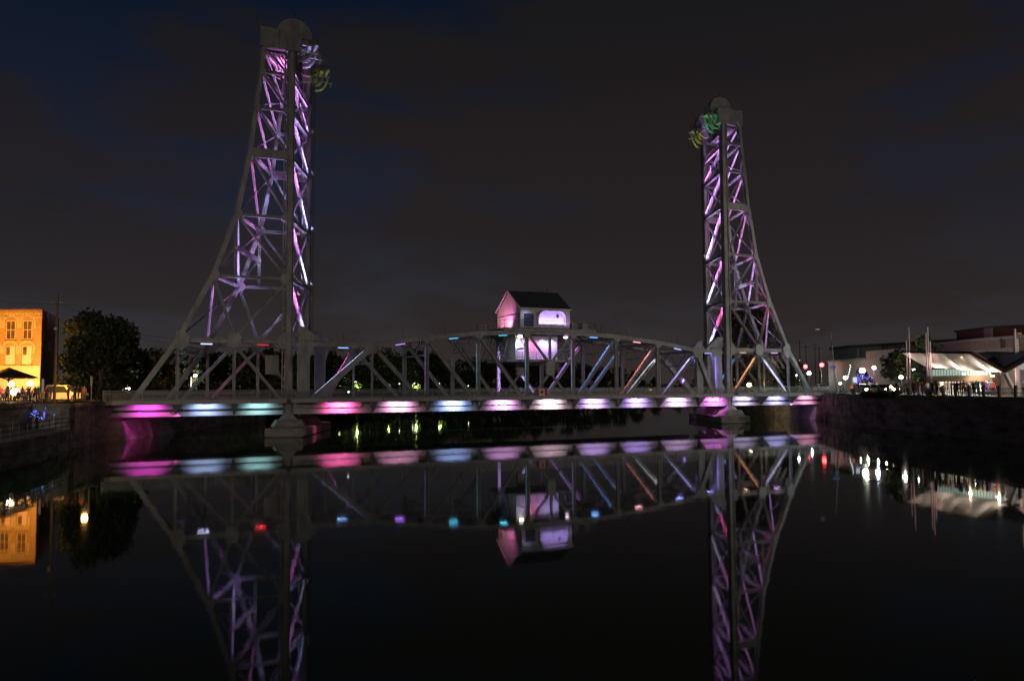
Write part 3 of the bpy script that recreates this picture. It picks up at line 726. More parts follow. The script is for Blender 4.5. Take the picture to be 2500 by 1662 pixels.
led_strip((99.7, 0, 4.6), (94.1, 0, 10.8), V((-.35, -.35, -.2)), (.62, .62, .95), 45)
led_strip((91.7, W, 4.6), (97.4, W, 10.8), V((-.4, -.3, .35)), (.1, .4, 1), 40)
led_strip((84.9, -.3, 5.0), (84.9, -.3, 11), V((-.9, -.25, 0)), (.35, .22, 1), 30)
# abutment colour wash and pier wash
spot((4.6, -.9, 2.5), (0, 3, .6), (1, .1, .55), 330, 95, .6, .2)
spot((99.8, -.6, 2.5), (105, 3, .8), (.55, .28, 1), 420, 95, .6, .2)
spot((24.5, -.6, 2.5), (20.5, 4, .8), (1, .15, .4), 110, 80, .6, .2)
spot((84.6, 1.6, 2.5), (88, 4, .6), (.9, .12, .7), 380, 95, .6, .2)
# sign plates hanging beside the left leg and gate arms
t = empty('signal_board', (14.8, -.6, 8.0), 'grey warning board plate hung beside the left tower leg', 'sign')
MB().box(14.1, 15.7, -.7, -.6, 7.6, 10.0).build('board', steel2, t); MB().box(14.8, 14.95, -.6, -.3, 7.8, 9.9).build('bracket', black, t)

# flag on the railing
fl = empty('flag', (51.4, -1.9, 5.0), 'red and white maple leaf flag hanging on the bridge railing', 'flag')
fx0, fz0 = 51.1, 4.62
def flagpart(name, u0, u1, m_):
    mb = MB(); n_ = 5
    for i in range(n_):
        a, b_ = u0+(u1-u0)*i/n_, u0+(u1-u0)*(i+1)/n_
        wv = lambda u: -1.9-.03*math.sin(u*9)
        mb.prism([(fx0+a, wv(a), fz0), (fx0+b_, wv(b_), fz0), (fx0+b_, wv(b_), fz0+.95), (fx0+a, wv(a), fz0+.95)], (0, .02, 0))
    mb.build(name, m_, fl)
flagpart('red_band', 0, .42, redp); flagpart('white_band', .42, 1.32, whitep); flagpart('red_band', 1.32, 1.74, redp)
leaf = [(0, -.38), (.03, -.16), (.22, -.2), (.19, -.1), (.38, .06), (.32, .1), (.36, .24), (.25, .21), (.2, .27), (.1, .14), (.13, .38), (.07, .34), (0, .46)]
leaf = leaf+[(-a, c) for a, c in leaf[-2:0:-1]]
MB().prism([(fx0+.87+a*.85, -1.95, fz0+.46+c*.85) for a, c in leaf], (0, .01, 0)).build('leaf_emblem', redp, fl)

# ------------------------------------------------------------ machinery house above the span
HX0, HX1, HY0, HY1, HB, HE, HR = 49.75, 57.9, .4, 8.6, 14.5, 17.3, 20.1
t = empty('machine_house', (54, 4.5, 14.3), 'white gabled machinery house with dark roof on top of the lift span', 'building')
def wallpart(poly, off): return MB().prism(poly, off).build('wall', white2, t)
wallpart([(HX0, HY0, HB), (HX0, HY1, HB), (HX0, HY1, HE), (HX0, (HY0+HY1)/2, HR-.15), (HX0, HY0, HE)], (.15, 0, 0))
wallpart([(HX1, HY0, HB), (HX1, HY1, HB), (HX1, HY1, HE), (HX1, (HY0+HY1)/2, HR-.15), (HX1, HY0, HE)], (-.15, 0, 0))
wallpart([(HX0+.16, HY0+.003, HB), (HX1-.16, HY0+.003, HB), (HX1-.16, HY0+.003, HE), (HX0+.16, HY0+.003, HE)], (0, .15, 0))
wallpart([(HX0+.16, HY1-.003, HB), (HX1-.16, HY1-.003, HB), (HX1-.16, HY1-.003, HE), (HX0+.16, HY1-.003, HE)], (0, -.15, 0))
ym = (HY0+HY1)/2
MB().prism([(HX0-.15, HY0-.3, HE-.12), (HX0-.15, ym, HR), (HX0-.15, ym, HR+.14), (HX0-.15, HY0-.3, HE+.03)], (HX1-HX0+.3, 0, 0)).build('roof', slate, t)
MB().prism([(HX0-.15, HY1+.3, HE-.12), (HX0-.15, ym+.002, HR), (HX0-.15, ym+.002, HR+.14), (HX0-.15, HY1+.3, HE+.03)], (HX1-HX0+.3, 0, 0)).build('roof', slate, t)
for d in (0, 1):
    mb = MB(); y0 = HY0-.3 if d == 0 else HY1+.3
    mb.beam((HX0-.2, y0, HE-.05), (HX0-.2, ym, HR+.07), .08, .2, (1, 0, 0)); mb.build('barge_board', whitep, t)
MB().beam((HX0-.15, HY0-.33, HE-.06), (HX1+.15, HY0-.33, HE-.06), .08, .14).build('gutter', whitep, t)
MB().cyl((56.2, ym, HR), (56.2, ym, HR+.8), .05, 6).build('vent_pipe', black, t)
MB().box(HX0-.05, HX0, 2.9, 5.0, HB+.1, 16.4).build('door', whitep, t)
mb = MB()
for a, b_ in ((.8, 2.5), (2.8, 5.1), (5.6, 8.0)):
    mb.beam((HX0-.07, a, 16.45), (HX0-.07, b_, 16.45), .06, .07, (1, 0, 0))
mb.beam((HX0-.07, .8, 14.6), (HX0-.07, .8, 16.45), .06, .07, (1, 0, 0)); mb.build('trim', black, t)
MB().box(50.3, 51.9, HY0-.02, HY0, 14.6, 16.5).build('shutter', slate, t)
# round-topped lit bay on the front wall; rim added to shade the wall around
pr = []
x0, x1, zb, zt, r_ = 52.3, 56.9, 14.75, 16.95, 1.15
for k in range(9):
    a = math.pi-math.pi/2*k/8; pr.append((x0+r_+math.cos(a)*r_, zt-r_+math.sin(a)*r_))
for k in range(9):
    a = math.pi/2-math.pi/2*k/8; pr.append((x1-r_+math.cos(a)*r_, zt-r_+math.sin(a)*r_))
pr += [(x1, zb), (x0, zb)]
MB().prism([(a, HY0-.06, c) for a, c in pr], (0, .05, 0)).build('bay_panel', whitep, t)
mb = MB(); ring_ = [V((pr[0][0], HY0-.4, zb))]+[V((a, HY0-.4, c)) for a, c in pr[:-2]]+[V((pr[17][0], HY0-.4, zb))]
for a, b_ in zip(ring_[:-1], ring_[1:]): mb.beam(a, b_, .78, .08)
mb.build('shade_rim', white2, t)
MB().box(55.6, 56.0, HY0-.08, HY0-.065, 16.0, 16.5).build('hatch', black, t)
pf = empty('machinery_platform', (54, 4.5, 14.1), 'steel platform with railings carrying the machinery house', 'platform')
MB().box(46.6, 61.6, -.9, 9.6, 14.15, 14.3).build('floor', steel2, pf)
for y in (-.8, 9.5): MB().ibeam((46.6, y, 14.0), (61.6, y, 14.0), .2, .34, (0, 1, 0), .04).build('edge_beam', steel, pf)
for (a, b_) in (((46.7, -.85), (61.5, -.85)), ((46.7, 9.55), (61.5, 9.55)), ((46.7, -.85), (46.7, 9.55)), ((61.5, -.85), (61.5, 9.55))):
    A, B = V((*a, 14.3)), V((*b_, 14.3)); L = (B-A).length; mb = MB()
    for h in (.55, 1.1): mb.beam(A+V((0, 0, h)), B+V((0, 0, h)), .05, .05, (0, 0, 1))
    for k in range(int(L/1.7)+1): q = A+(B-A)*(k/int(L/1.7)); mb.beam(q, q+V((0, 0, 1.1)), .05, .05, (1, 0, 0))
    mb.build('railing', steel2, pf)
for x in (58.6, 60.4):
    MB().box(x, x+.9, 1.0, 2.2, 14.3, 15.4).build('machinery_box', steel2, pf)
for x in (50.5, 58.1):
    for y in (0, W): MB().beam((x, y, 13.4), (x, y, 14.1), .5, .5).build('support_stub', steel, pf)
spot((48.6, 3.4, 14.6), (49.7, 4.6, 16.9), (1, .22, .62), 800, 130, .9, .3)
spot((47.4, 6.3, 14.5), (49.7, 6.5, 16.4), (1, .36, .42), 420, 120, .9, .3)
for x in (53.0, 54.6, 56.2):
    light('AREA', (x, HY0-.55, 14.85), (x, HY0-.1, 16.2), (.45, .30, 1), 46, shape='RECTANGLE', size=1.4, size_y=.1, spread=math.radians(120))
spot((50.5, HY0-1.2, 16.9), (50.6, HY0, 15.6), (.5, .5, 1), 60, 120, .9, .2)
spot((57.6, HY0-1.0, 14.6), (57.6, HY0, 16.5), (.85, .6, 1), 40, 120, .9, .2)

# control cabin hung inside the span
cb = empty('control_cabin', (54, 4.6, 9.6), 'white box shaped control cabin glowing violet inside the lift span', 'cabin')
CX0, CX1, CY0, CY1 = 50.2, 57.2, 3.1, 7.2
MB().box(CX0, CX1, CY0, CY1, 9.95, 13.4).build('wall', whitep, cb)
for x in (52.6, 54.4, 56.2): MB().box(x-.02, x+.02, CY0-.02, CY0, 9.95, 13.4).build('panel_joint', white2, cb)
MB().box(CX0-.1, CX1+.1, CY0-.1, CY1+.1, 13.4, 13.5).build('roof', steel2, cb)
MB().box(48.0, 58.6, 1.2, 8.6, 9.5, 9.85).build('floor', steel, cb)
for (a, b_) in (((48.1, 1.25), (58.5, 1.25)), ((48.1, 1.25), (48.1, 8.5)), ((58.5, 1.25), (58.5, 8.5)), ((48.1, 8.5), (58.5, 8.5))):
    A, B = V((*a, 9.85)), V((*b_, 9.85)); L = (B-A).length; mb = MB()
    for h in (.35, .7, 1.05): mb.beam(A+V((0, 0, h)), B+V((0, 0, h)), .05, .05, (0, 0, 1))
    for k in range(int(L/1.1)+1): q = A+(B-A)*(k/int(L/1.1)); mb.beam(q, q+V((0, 0, 1.05)), .05, .05, (1, 0, 0))
    mb.build('railing', galv, cb)
MB().ibeam((54.3, 1.2, 9.3), (54.3, 8.6, 9.3), .3, .4, (1, 0, 0), .05).build('floor_beam', steel, cb)
for x, cc, pw in ((50.7, (.42, .48, 1), 95), (51.9, (.9, .3, .85), 60), (53.1, (1, .12, .35), 40), (54.7, (.52, .34, 1), 105), (56.1, (.50, .36, 1), 120)):
    spot((x, CY0-1.0, 13.0), (x, CY0, 11.5), cc, pw*3.5, 115, .9, .15)
mb = MB(); mb.box(50.2, 50.8, 2.0, 2.2, 13.1, 13.4); mb.build('floodlight', emi('warm_lamp', (1, .95, .7), 12), cb)
for x, cc in ((57.9, (1, .75, .9)), (59.0, (.35, .7, 1))):
    MB().box(x-.28, x+.28, 1.6, 1.8, 13.1, 13.35).build('floodlight', emi('led_tube', cc, 6), cb)
# machinery stair cables at the left of the cabin
mb = MB()
for k in range(6): mb.lattice((48.2+.3*k, 8.3-.8*k, 13.7), (47.2+.3*k, 8.6-.8*k, 9.9), .2, .1, (0, 1, 0), .3)
mb.build('stair_lacing', steel, cb)

# ------------------------------------------------------------ trees
leafm = [mat('foliage_%d' % i, c, .8, .5, .8) for i, c in enumerate([(.045, .06, .025), (.06, .085, .03), (.075, .065, .03)])]
bark = mat('bark', (.07, .055, .04), .9, .3, 4, .6)
def crown_mesh(name, h, r, nb, nl, ls, seed, mt, base=.22):
    R = random.Random(seed); vs, fs = [], []
    blobs = []
    for i in range(nb):
        a, u = R.uniform(0, 6.28), R.uniform(base, 1)
        rr = r*(.35+.65*math.sin(min(1, (u-base)/(1-base)*.9+.1)*math.pi)**.7)*R.uniform(.35, .85)
        blobs.append((V((math.cos(a)*rr, math.sin(a)*rr, u*h-.1*h)), r*R.uniform(.22, .42)))
    blobs.append((V((0, 0, h*.6)), r*.6)); blobs.append((V((0, 0, h*.8)), r*.4))
    for k in range(nl):
        c, br = R.choice(blobs)
        d = V((R.gauss(0, 1), R.gauss(0, 1), R.gauss(0, .8))).normalized()*br*(R.random()**.4)
        p = c+d; s1 = ls*R.uniform(.5, 1.3)
        a = V((R.gauss(0, 1), R.gauss(0, 1), R.gauss(0, 1))).normalized(); b_ = a.orthogonal().normalized(); b2 = a.cross(b_)
        i0 = len(vs); vs += [p+b_*s1, p+b2*s1*.6, p-b_*s1, p-b2*s1*.6]; fs.append((i0, i0+1, i0+2, i0+3))
    me = bpy.data.meshes.new(name); me.from_pydata([tuple(v) for v in vs], [], fs); me.materials.append(mt); me.update(); return me
def trunk_mesh(h, r, seed):
    R = random.Random(seed); mb = MB(); mb.cyl((0, 0, -.3), (0, 0, h*.45), h*.028, 8, h*.018); 
    for k in range(6):
        a = R.uniform(0, 6.28); z = h*R.uniform(.25, .45)
        mb.cyl((0, 0, z), (math.cos(a)*r*.6, math.sin(a)*r*.6, z+h*R.uniform(.2, .4)), h*.012, 6, h*.004)
    mb.cyl((0, 0, h*.45), (r*.1, 0, h*.85), h*.018, 6, h*.004)
    o = mb.build('trunk', bark); me = o.data; bpy.data.objects.remove(o); return me
CROWNS = {}
def tree(loc, h, r, label, group=None, seed=0, mt=0, nl=2600, ls=.28, nb=26, name='tree', base=.22):
    key = (seed, mt, nl)
    if key not in CROWNS:
        CROWNS[key] = (crown_mesh('crown', 10, 10*r/h, nb, nl, ls*10/h, seed, leafm[mt], base), trunk_mesh(10, 10*r/h, seed))
    cm, tm = CROWNS[key]
    t = empty(name, loc, label, 'tree', group)
    t.rotation_euler.z = random.uniform(0, 6.28)
    for nm, me in (('crown', cm), ('trunk', tm)):
        o = bpy.data.objects.new(nm, me); COL.objects.link(o); o.parent = t; o.scale = (h/10,)*3
    return t
p = atz(246, 112, GZ)
tree(p, 11.6, 4.7, 'big dark broadleaf tree beside the lit brick building', seed=1, nl=9000, ls=.30, nb=40, base=.1)
tree(atz(205, 122, GZ), 12.0, 3.9, 'dark tree crown just right of the utility pole', seed=2, nl=7000, ls=.30, nb=36, base=.1)
tree(atz(285, 125, GZ), 10.8, 4.0, 'rounded dark tree to the left of the bridge end', seed=3, nl=6000, ls=.3, nb=30, base=.1)
tree(atz(318, 138, GZ), 7.6, 3.6, 'low dark shrubby tree behind the left bridge railing', seed=4, nl=4000, ls=.3, base=.05)
# trees right of the right tower
tree(atz(1822, 165, GZ), 17.5, 6.8, 'broad brownish tree rising behind the right lift tower', seed=5, mt=2, nl=9000, ls=.34, nb=44, base=.12)
tree(atz(1755, 172, GZ), 13.8, 4.0, 'dark narrow tree left of the right tower leg', seed=6, mt=0, nl=5000, ls=.32)
tree(atz(1925, 178, GZ), 9.0, 3.2, 'small tree lit bright green behind the right approach railing', seed=7, mt=1, nl=4000, ls=.3, base=.05)
tree(atz(2200, 128, 4.5), 6.6, 2.7, 'street tree with lit leaves left of the market canopy', seed=8, mt=1, nl=2600, ls=.24, base=.42)
tree(atz(2262, 142, 4.5), 9.6, 3.2, 'thin tree top showing above the market canopy', seed=9, mt=1, nl=2500, ls=.26)
# tree line along the far left bank: distance grows to the right
o1 = 'first second third fourth fifth sixth seventh eighth ninth tenth eleventh twelfth thirteenth fourteenth fifteenth sixteenth seventeenth eighteenth nineteenth twentieth'.split()
ORD = o1+['twenty-'+w for w in o1[:9]]+['thirtieth']+['thirty-'+w for w in o1[:9]]
xs = [352, 395, 432, 470, 515, 560, 605, 650, 690, 735, 790, 835, 880, 925, 968, 1010, 1052, 1095, 1135, 1175, 1215, 1258, 1300, 1340, 1385, 1425, 1470, 1510, 1550, 1600, 1655, 1705]
tops = [868, 862, 872, 868, 866, 862, 862, 858, 862, 872, 866, 872, 866, 862, 868, 862, 872, 884, 886, 882, 876, 886, 888, 892, 888, 892, 898, 902, 908, 920, 925, 922]
for i, (px, py) in enumerate(zip(xs, tops)):
    dist = 190+max(0, px-700)*.33+random.uniform(-8, 8)
    h = zat(px, py, dist)-GZ
    tree(atz(px, dist, GZ-.2), h*1.12, h*.62, ORD[i]+' tree from the left in the dark wooded line beyond the bridge', 'trees along the far bank', seed=20+i % 6, mt=0, nl=2600, ls=.42, nb=24, base=.02, name='bank_tree')
# dark undergrowth band that nobody could count
mb = MB(); R = random.Random(5)
for k in range(9000):
    px = R.uniform(330, 1715); dist = 180+max(0, px-700)*.33+R.uniform(-12, 8)
    q = atz(px, dist, GZ+R.uniform(-.4, 3.2)*R.random()); s1 = R.uniform(.3, .8)
    a = V((R.gauss(0, 1), R.gauss(0, 1), R.gauss(0, 1))).normalized(); b_ = a.orthogonal().normalized(); b2 = a.cross(b_)
    mb.add([q+b_*s1, q+b2*s1, q-b_*s1, q-b2*s1], [(0, 1, 2, 3)])
tag(mb.build('undergrowth', leafm[0]), 'dark bushes massed along the far bank under the trees', 'bushes', kind='stuff')
# ==PART2==
# ------------------------------------------------------------ helpers for the surroundings
fwh = V((math.sin(YAW), math.cos(YAW), 0))
def G(px, depth, z=GZ):
    """ground point: picture column px at a depth along the view"""
    return CAM + fwh*depth + rt*((px-1250)/F*depth) + V((0, 0, z-CAM.z))
def zy(px, py, depth):
    return CAM.z + (944.5-.006*(px-1250)-py)*depth/F
def frame_at(p, ang=0):
    """local axes: across the view, away from the camera"""
    a = rt*math.cos(ang)+fwh*math.sin(ang); b_ = -rt*math.sin(ang)+fwh*math.cos(ang)
    return a, b_
class LB_:
    """box helper in a local frame"""
    def __init__(s, o, ang=0): s.o = V(o); s.a, s.b = frame_at(o, ang)
    def p(s, x, y, z): return s.o+s.a*x+s.b*y+V((0, 0, z))
    def box(s, mb, x0, x1, y0, y1, z0, z1):
        return mb.loft([[s.p(x0, y0, z0), s.p(x1, y0, z0), s.p(x1, y1, z0), s.p(x0, y1, z0)],
                        [s.p(x0, y0, z1), s.p(x1, y0, z1), s.p(x1, y1, z1), s.p(x0, y1, z1)]])

# ------------------------------------------------------------ people
def person_mesh(pose, seed):
    R = random.Random(seed)
    J = {'pel': (0, 0, .95, .135), 'sp': (0, 0, 1.12, .125), 'ch': (0, 0, 1.33, .155), 'nk': (0, .01, 1.48, .06), 'hd': (0, .015, 1.57, .085), 'tp': (0, .01, 1.70, .09),
         'hl': (.09, 0, .90, .10), 'kl': (.10, 0, .50, .065), 'al': (.10, .02, .09, .045), 'tl': (.10, -.15, .035, .035),
         'hr': (-.09, 0, .90, .10), 'kr': (-.10, 0, .50, .065), 'ar': (-.10, .02, .09, .045), 'tr': (-.10, -.15, .035, .035),
         'sl': (.17, 0, 1.41, .065), 'el': (.24, .03, 1.13, .045), 'wl': (.25, -.04, .88, .03), 'sr': (-.17, 0, 1.41, .065), 'er': (-.24, .03, 1.13, .045), 'wr': (-.25, -.04, .88, .03),
         'pl': (.25, -.05, .81, .032), 'pr': (-.25, -.05, .81, .032)}
    def mv(k, x, y, z): J[k] = (x, y, z, J[k][3])
    if pose == 'walk':
        mv('kl', .09, -.16, .52); mv('al', .09, -.26, .10); mv('tl', .09, -.42, .06); mv('kr', -.09, .06, .50); mv('ar', -.09, .30, .16); mv('tr', -.09, .16, .04)
        mv('el', .23, .14, 1.14); mv('wl', .22, .10, .90); mv('pl', .22, .08, .83); mv('er', -.23, -.12, 1.14); mv('wr', -.20, -.26, .95); mv('pr', -.19, -.30, .89)
    if pose == 'lean':
        mv('el', .22, -.16, 1.15); mv('wl', .16, -.40, 1.12); mv('pl', .13, -.47, 1.12); mv('er', -.22, -.16, 1.15); mv('wr', -.16, -.40, 1.12); mv('pr', -.13, -.47, 1.12); mv('ch', 0, -.05, 1.33)
    if pose == 'photo':
        mv('el', .24, -.16, 1.28); mv('wl', .10, -.32, 1.48); mv('pl', .06, -.36, 1.54); mv('er', -.24, -.16, 1.28); mv('wr', -.10, -.32, 1.48); mv('pr', -.06, -.36, 1.54)
    if pose == 'hip':
        mv('el', .36, .08, 1.16); mv('wl', .20, -.04, 1.0); mv('pl', .15, -.07, .98); mv('kr', -.15, -.02, .5); mv('ar', -.19, .02, .09); mv('tr', -.23, -.12, .035)
    if pose == 'sit':
        d = .48
        for k, v in list(J.items()):
            if k not in ('kl', 'al', 'tl', 'kr', 'ar', 'tr'): J[k] = (v[0], v[1]+.05, v[2]-d, v[3])
        mv('kl', .12, -.42, .50); mv('al', .12, -.44, .09); mv('tl', .12, -.60, .035); mv('kr', -.12, -.42, .50); mv('ar', -.12, -.44, .09); mv('tr', -.12, -.60, .035)
        mv('wl', .14, -.26, .62); mv('pl', .12, -.33, .62); mv('wr', -.14, -.26, .62); mv('pr', -.12, -.33, .62)
    names = list(J); E = [('pel', 'sp'), ('sp', 'ch'), ('ch', 'nk'), ('nk', 'hd'), ('hd', 'tp'), ('pel', 'hl'), ('hl', 'kl'), ('kl', 'al'), ('al', 'tl'), ('pel', 'hr'), ('hr', 'kr'), ('kr', 'ar'), ('ar', 'tr'),
                          ('ch', 'sl'), ('sl', 'el'), ('el', 'wl'), ('wl', 'pl'), ('ch', 'sr'), ('sr', 'er'), ('er', 'wr'), ('wr', 'pr')]
    me = bpy.data.meshes.new('person'); me.from_pydata([J[k][:3] for k in names], [(names.index(a), names.index(b_)) for a, b_ in E], [])
    o = bpy.data.objects.new('person', me); COL.objects.link(o)
    m_ = o.modifiers.new('s', 'SKIN'); o.modifiers.new('u', 'SUBSURF').levels = 1
    for i, k in enumerate(names):
        sv = me.skin_vertices[0].data[i]; sv.radius = (J[k][3], J[k][3]*(.75 if k in ('ch', 'sp', 'pel') else 1)); sv.use_root = (k == 'pel')
    dg = bpy.context.evaluated_depsgraph_get(); dg.update()
    m2 = bpy.data.meshes.new_from_object(o.evaluated_get(dg)); bpy.data.objects.remove(o)
    vs = [tuple(v.co) for v in m2.vertices]; fs = [tuple(p.vertices) for p in m2.polygons]
    mb = MB(); mb.v, mb.f, mb.m = vs, fs, [0]*len(fs)
    seg = {('pel', 'hl'): 1, ('pel', 'hr'): 1, ('hl', 'kl'): 1, ('hr', 'kr'): 1, ('kl', 'al'): 1, ('kr', 'ar'): 1, ('al', 'tl'): 0, ('ar', 'tr'): 0,
           ('pel', 'sp'): 2, ('sp', 'ch'): 2, ('ch', 'sl'): 2, ('ch', 'sr'): 2, ('sl', 'el'): 2, ('sr', 'er'): 2, ('el', 'wl'): 3, ('er', 'wr'): 3, ('wl', 'pl'): 3, ('wr', 'pr'): 3, ('ch', 'nk'): 2, ('nk', 'hd'): 3, ('hd', 'tp'): 3}
    mm = []
    for f in fs:
        c = sum((V(vs[i]) for i in f), V())/len(f); best = 9; bm = 2
        for (a, b_), m3 in seg.items():
            A, B = V(J[a][:3]), V(J[b_][:3]); d = B-A; u = max(0, min(1, (c-A).dot(d)/d.length_squared))
            dd = (c-(A+d*u)).length-(J[a][3]*(1-u)+J[b_][3]*u)*.6
            if dd < best: best, bm = dd, m3
        hd = J['hd']
        if bm == 3 and c.z > hd[2]-.02 and (c.y > hd[1]-.02 or c.z > hd[2]+.12): bm = 4
        mm.append(bm)
    mb.m = mm
    mb.mi = 3
    for k, sx in (('pl', 1), ('pr', -1)):
        w_ = V(J['w'+k[1]][:3]); p = V(J[k][:3]); ax = (p-w_).normalized(); sd_ = ax.cross(V((0, 1, 0))).normalized() if abs(ax.y) < .8 else V((1, 0, 0))
        for q in range(4):
            o_ = sd_*((q-1.5)*.018); L = (.07, .085, .08, .062)[q]
            mb.beam(p+o_+ax*.01, p+o_+ax*(.01+L*.6), .015, .015, sd_); mb.beam(p+o_+ax*(.01+L*.58), p+o_+ax*(L)+V((0, -.015, 0)), .013, .013, sd_)
        mb.beam(p+sd_*.025-ax*.03, p+sd_*.055+ax*.02, .017, .017, ax.orthogonal())
    mb.beam((0, J['hd'][1]-.085, J['hd'][2]+.0), (0, J['hd'][1]-.105, J['hd'][2]-.02), .02, .03, (1, 0, 0))   # nose
    for e in (-.085, .085): mb.beam((e, J['hd'][1], J['hd'][2]+.02), (e, J['hd'][1], J['hd'][2]-.04), .02, .03, (1, 0, 0))
    o = mb.build('person', [whitep]*5); me = o.data; bpy.data.objects.remove(o)
    return me
PM = {k: person_mesh(k, i) for i, k in enumerate(('stand', 'walk', 'lean', 'photo', 'hip', 'sit'))}
CM = {}
def cm(name, c, r=.8):
    if name not in CM: CM[name] = mat(name, c, r, .12, 12)
    return CM[name]
CLO = {'red': (.5, .03, .03), 'white': (.7, .68, .66), 'black': (.02, .02, .022), 'navy': (.02, .03, .09), 'grey': (.18, .18, .18), 'green': (.03, .28, .1), 'yellow': (.6, .5, .05), 'blue': (.05, .15, .45),
       'pink': (.6, .2, .3), 'orange': (.7, .25, .04), 'purple': (.16, .05, .3), 'beige': (.45, .38, .28), 'teal': (.04, .25, .28), 'brown': (.15, .08, .04), 'light blue': (.35, .5, .65)}
SK = [(.45, .27, .19), (.55, .36, .27), (.25, .14, .09)]; HR_ = [(.03, .02, .015), (.12, .07, .03), (.35, .25, .12), (.01, .01, .01)]
def person(px, depth, z, pose, top, bottom, label, group, face=0.0, h=1.72, i=0, loc=None):
    me = PM[pose]; o = bpy.data.objects.new('person', me); COL.objects.link(o)
    o.location = G(px, depth, z) if loc is None else loc
    o.rotation_euler.z = -YAW+face; o.scale = (h/1.78,)*3
    ms = [cm('shoe_leather', CLO['black']), cm('cloth_'+bottom.replace(' ', '_'), CLO[bottom]), cm('cloth_'+top.replace(' ', '_'), CLO[top]), cm('skin_%d' % (i % 3), SK[i % 3], .6), cm('hair_%d' % (i % 4), HR_[i % 4])]
    for sl, m_ in zip(o.material_slots, ms): sl.link = 'OBJECT'; sl.material = m_
    return tag(o, label, 'person', group)

# ------------------------------------------------------------ lamps
def glow(name, c, s):
    if name not in CM: CM[name] = emi(name, c, s)
    return CM[name]
def lamp(px, py, depth, col, label, r=.3, watt=0, ground=GZ, s=14, group=None, post=True, name='street_lamp', cat='lamp', spread=None):
    z = zy(px, py, depth); p = G(px, depth, z); t = empty(name, G(px, depth, ground), label, cat, group)
    MB().ball(p, r, 12).build('globe', glow('lamp_glow_%d_%d_%d' % tuple(int(c*99) for c in col), col, s), t)
    if post:
        g_ = G(px, depth, ground); mb = MB(); mb.cyl(g_, p-V((0, 0, r*.9)), .09, 8, .06); mb.build('post', black, t)
        MB().cyl(g_, g_+V((0, 0, .5)), .16, 8, .1).build('base', black, t)
        MB().cyl(p-V((0, 0, r*1.15)), p-V((0, 0, r*.8)), .1, 8, r*.6).build('holder', black, t)
    if watt: light('POINT', p+V((0, 0, .0))-fwh*(r+.12), None, col, watt, shadow_soft_size=.2)
    return t
# ------------------------------------------------------------ cars
def car(px, depth, ang, paint, label, group, head=None, tail=None, van=False, z=GZ+.05):
    o_ = G(px, depth, z); B = LB_(o_, ang); t = empty('parked_car' if head is None else 'car', o_, label, 'car', group)
    L, Wd, H = (4.5, 1.8, 1.48) if not van else (4.8, 1.9, 1.8)
    def ring(x, z0, z1, w_): return [B.p(x, -w_, z0), B.p(x, w_, z0), B.p(x, w_*.97, z1), B.p(x, -w_*.97, z1)]
    hw = Wd/2
    MB().loft([ring(-L/2, .35, .68, hw*.86), ring(-L/2+.15, .25, .82, hw*.95), ring(-L*.22, .22, .92, hw), ring(L*.3, .22, .95, hw), ring(L/2-.12, .28, .95, hw*.95), ring(L/2, .38, .8, hw*.88)]).build('body', paint, t)
    def cab(x, z1, w_): return [B.p(x, -w_, .88), B.p(x, w_, .88), B.p(x, w_*.84, z1), B.p(x, -w_*.84, z1)]
    r0, r1, f0, f1 = (L*.42, L*.36, -L*.08, -L*.25) if van else (L*.4, L*.2, -L*.06, -L*.24)
    MB().loft([[B.p(f1, -hw*.9, .9), B.p(f1, hw*.9, .9), B.p(f1+.02, hw*.9, .92), B.p(f1+.02, -hw*.9, .92)], cab(f0, H-.04, hw*.92), cab(r1, H, hw*.92), [B.p(r0, -hw*.9, .92), B.p(r0, hw*.9, .92), B.p(r0-.02, hw*.85, .98), B.p(r0-.02, -hw*.85, .98)]]).build('cabin', paint, t)
    for sgn in (-1, 1):
        y = sgn*hw*.91
        pts = [(f1+.35, .95), (f0+.08, H-.14), (r1-.1, H-.12), (r0-.3, .98)]
        MB().prism([B.p(a, sgn*(hw*.93-(c-.9)*.13)+sgn*.012, c) for a, c in pts], B.b*(.012*sgn)).build('side_window', glassd, t)
    MB().prism([B.p(f1+.02, -hw*.75, .95), B.p(f1+.02, hw*.75, .95), B.p(f0-.03, hw*.68, H-.1), B.p(f0-.03, -hw*.68, H-.1)], B.a*-.03+V((0, 0, .03))).build('windscreen', glassd, t)
    MB().prism([B.p(r0+.0, -hw*.7, 1.0), B.p(r0+.0, hw*.7, 1.0), B.p(r1+.05, hw*.66, H-.08), B.p(r1+.05, -hw*.66, H-.08)], B.a*.03+V((0, 0, .02))).build('rear_window', glassd, t)
    for x in (-L*.31, L*.3):
        for sgn in (-1, 1):
            c = B.p(x, sgn*hw*.9, .32); w = MB(); w.cyl(c-B.b*.1, c+B.b*.1, .32, 16); wo = w.build('wheel', rubber, t)
            MB().cyl(c+B.b*(sgn*.1), c+B.b*(sgn*.115), .19, 10).build('rim', galv, wo)
    for sgn in (-1, 1):
        c = B.p(-L/2+.02, sgn*hw*.68, .66); m_ = head if head else glassd
        MB().ball(c, .2, 8, .8).build('headlight', m_, t)
        c = B.p(L/2-.01, sgn*hw*.72, .75); MB().ball(c, .12, 8, .8).build('tail_light', tail if tail else redp, t)
    MB().beam(B.p(-L/2-.02, -hw*.8, .42), B.p(-L/2-.02, hw*.8, .42), .16, .06, (0, 0, 1)).build('bumper', black, t)
    return t

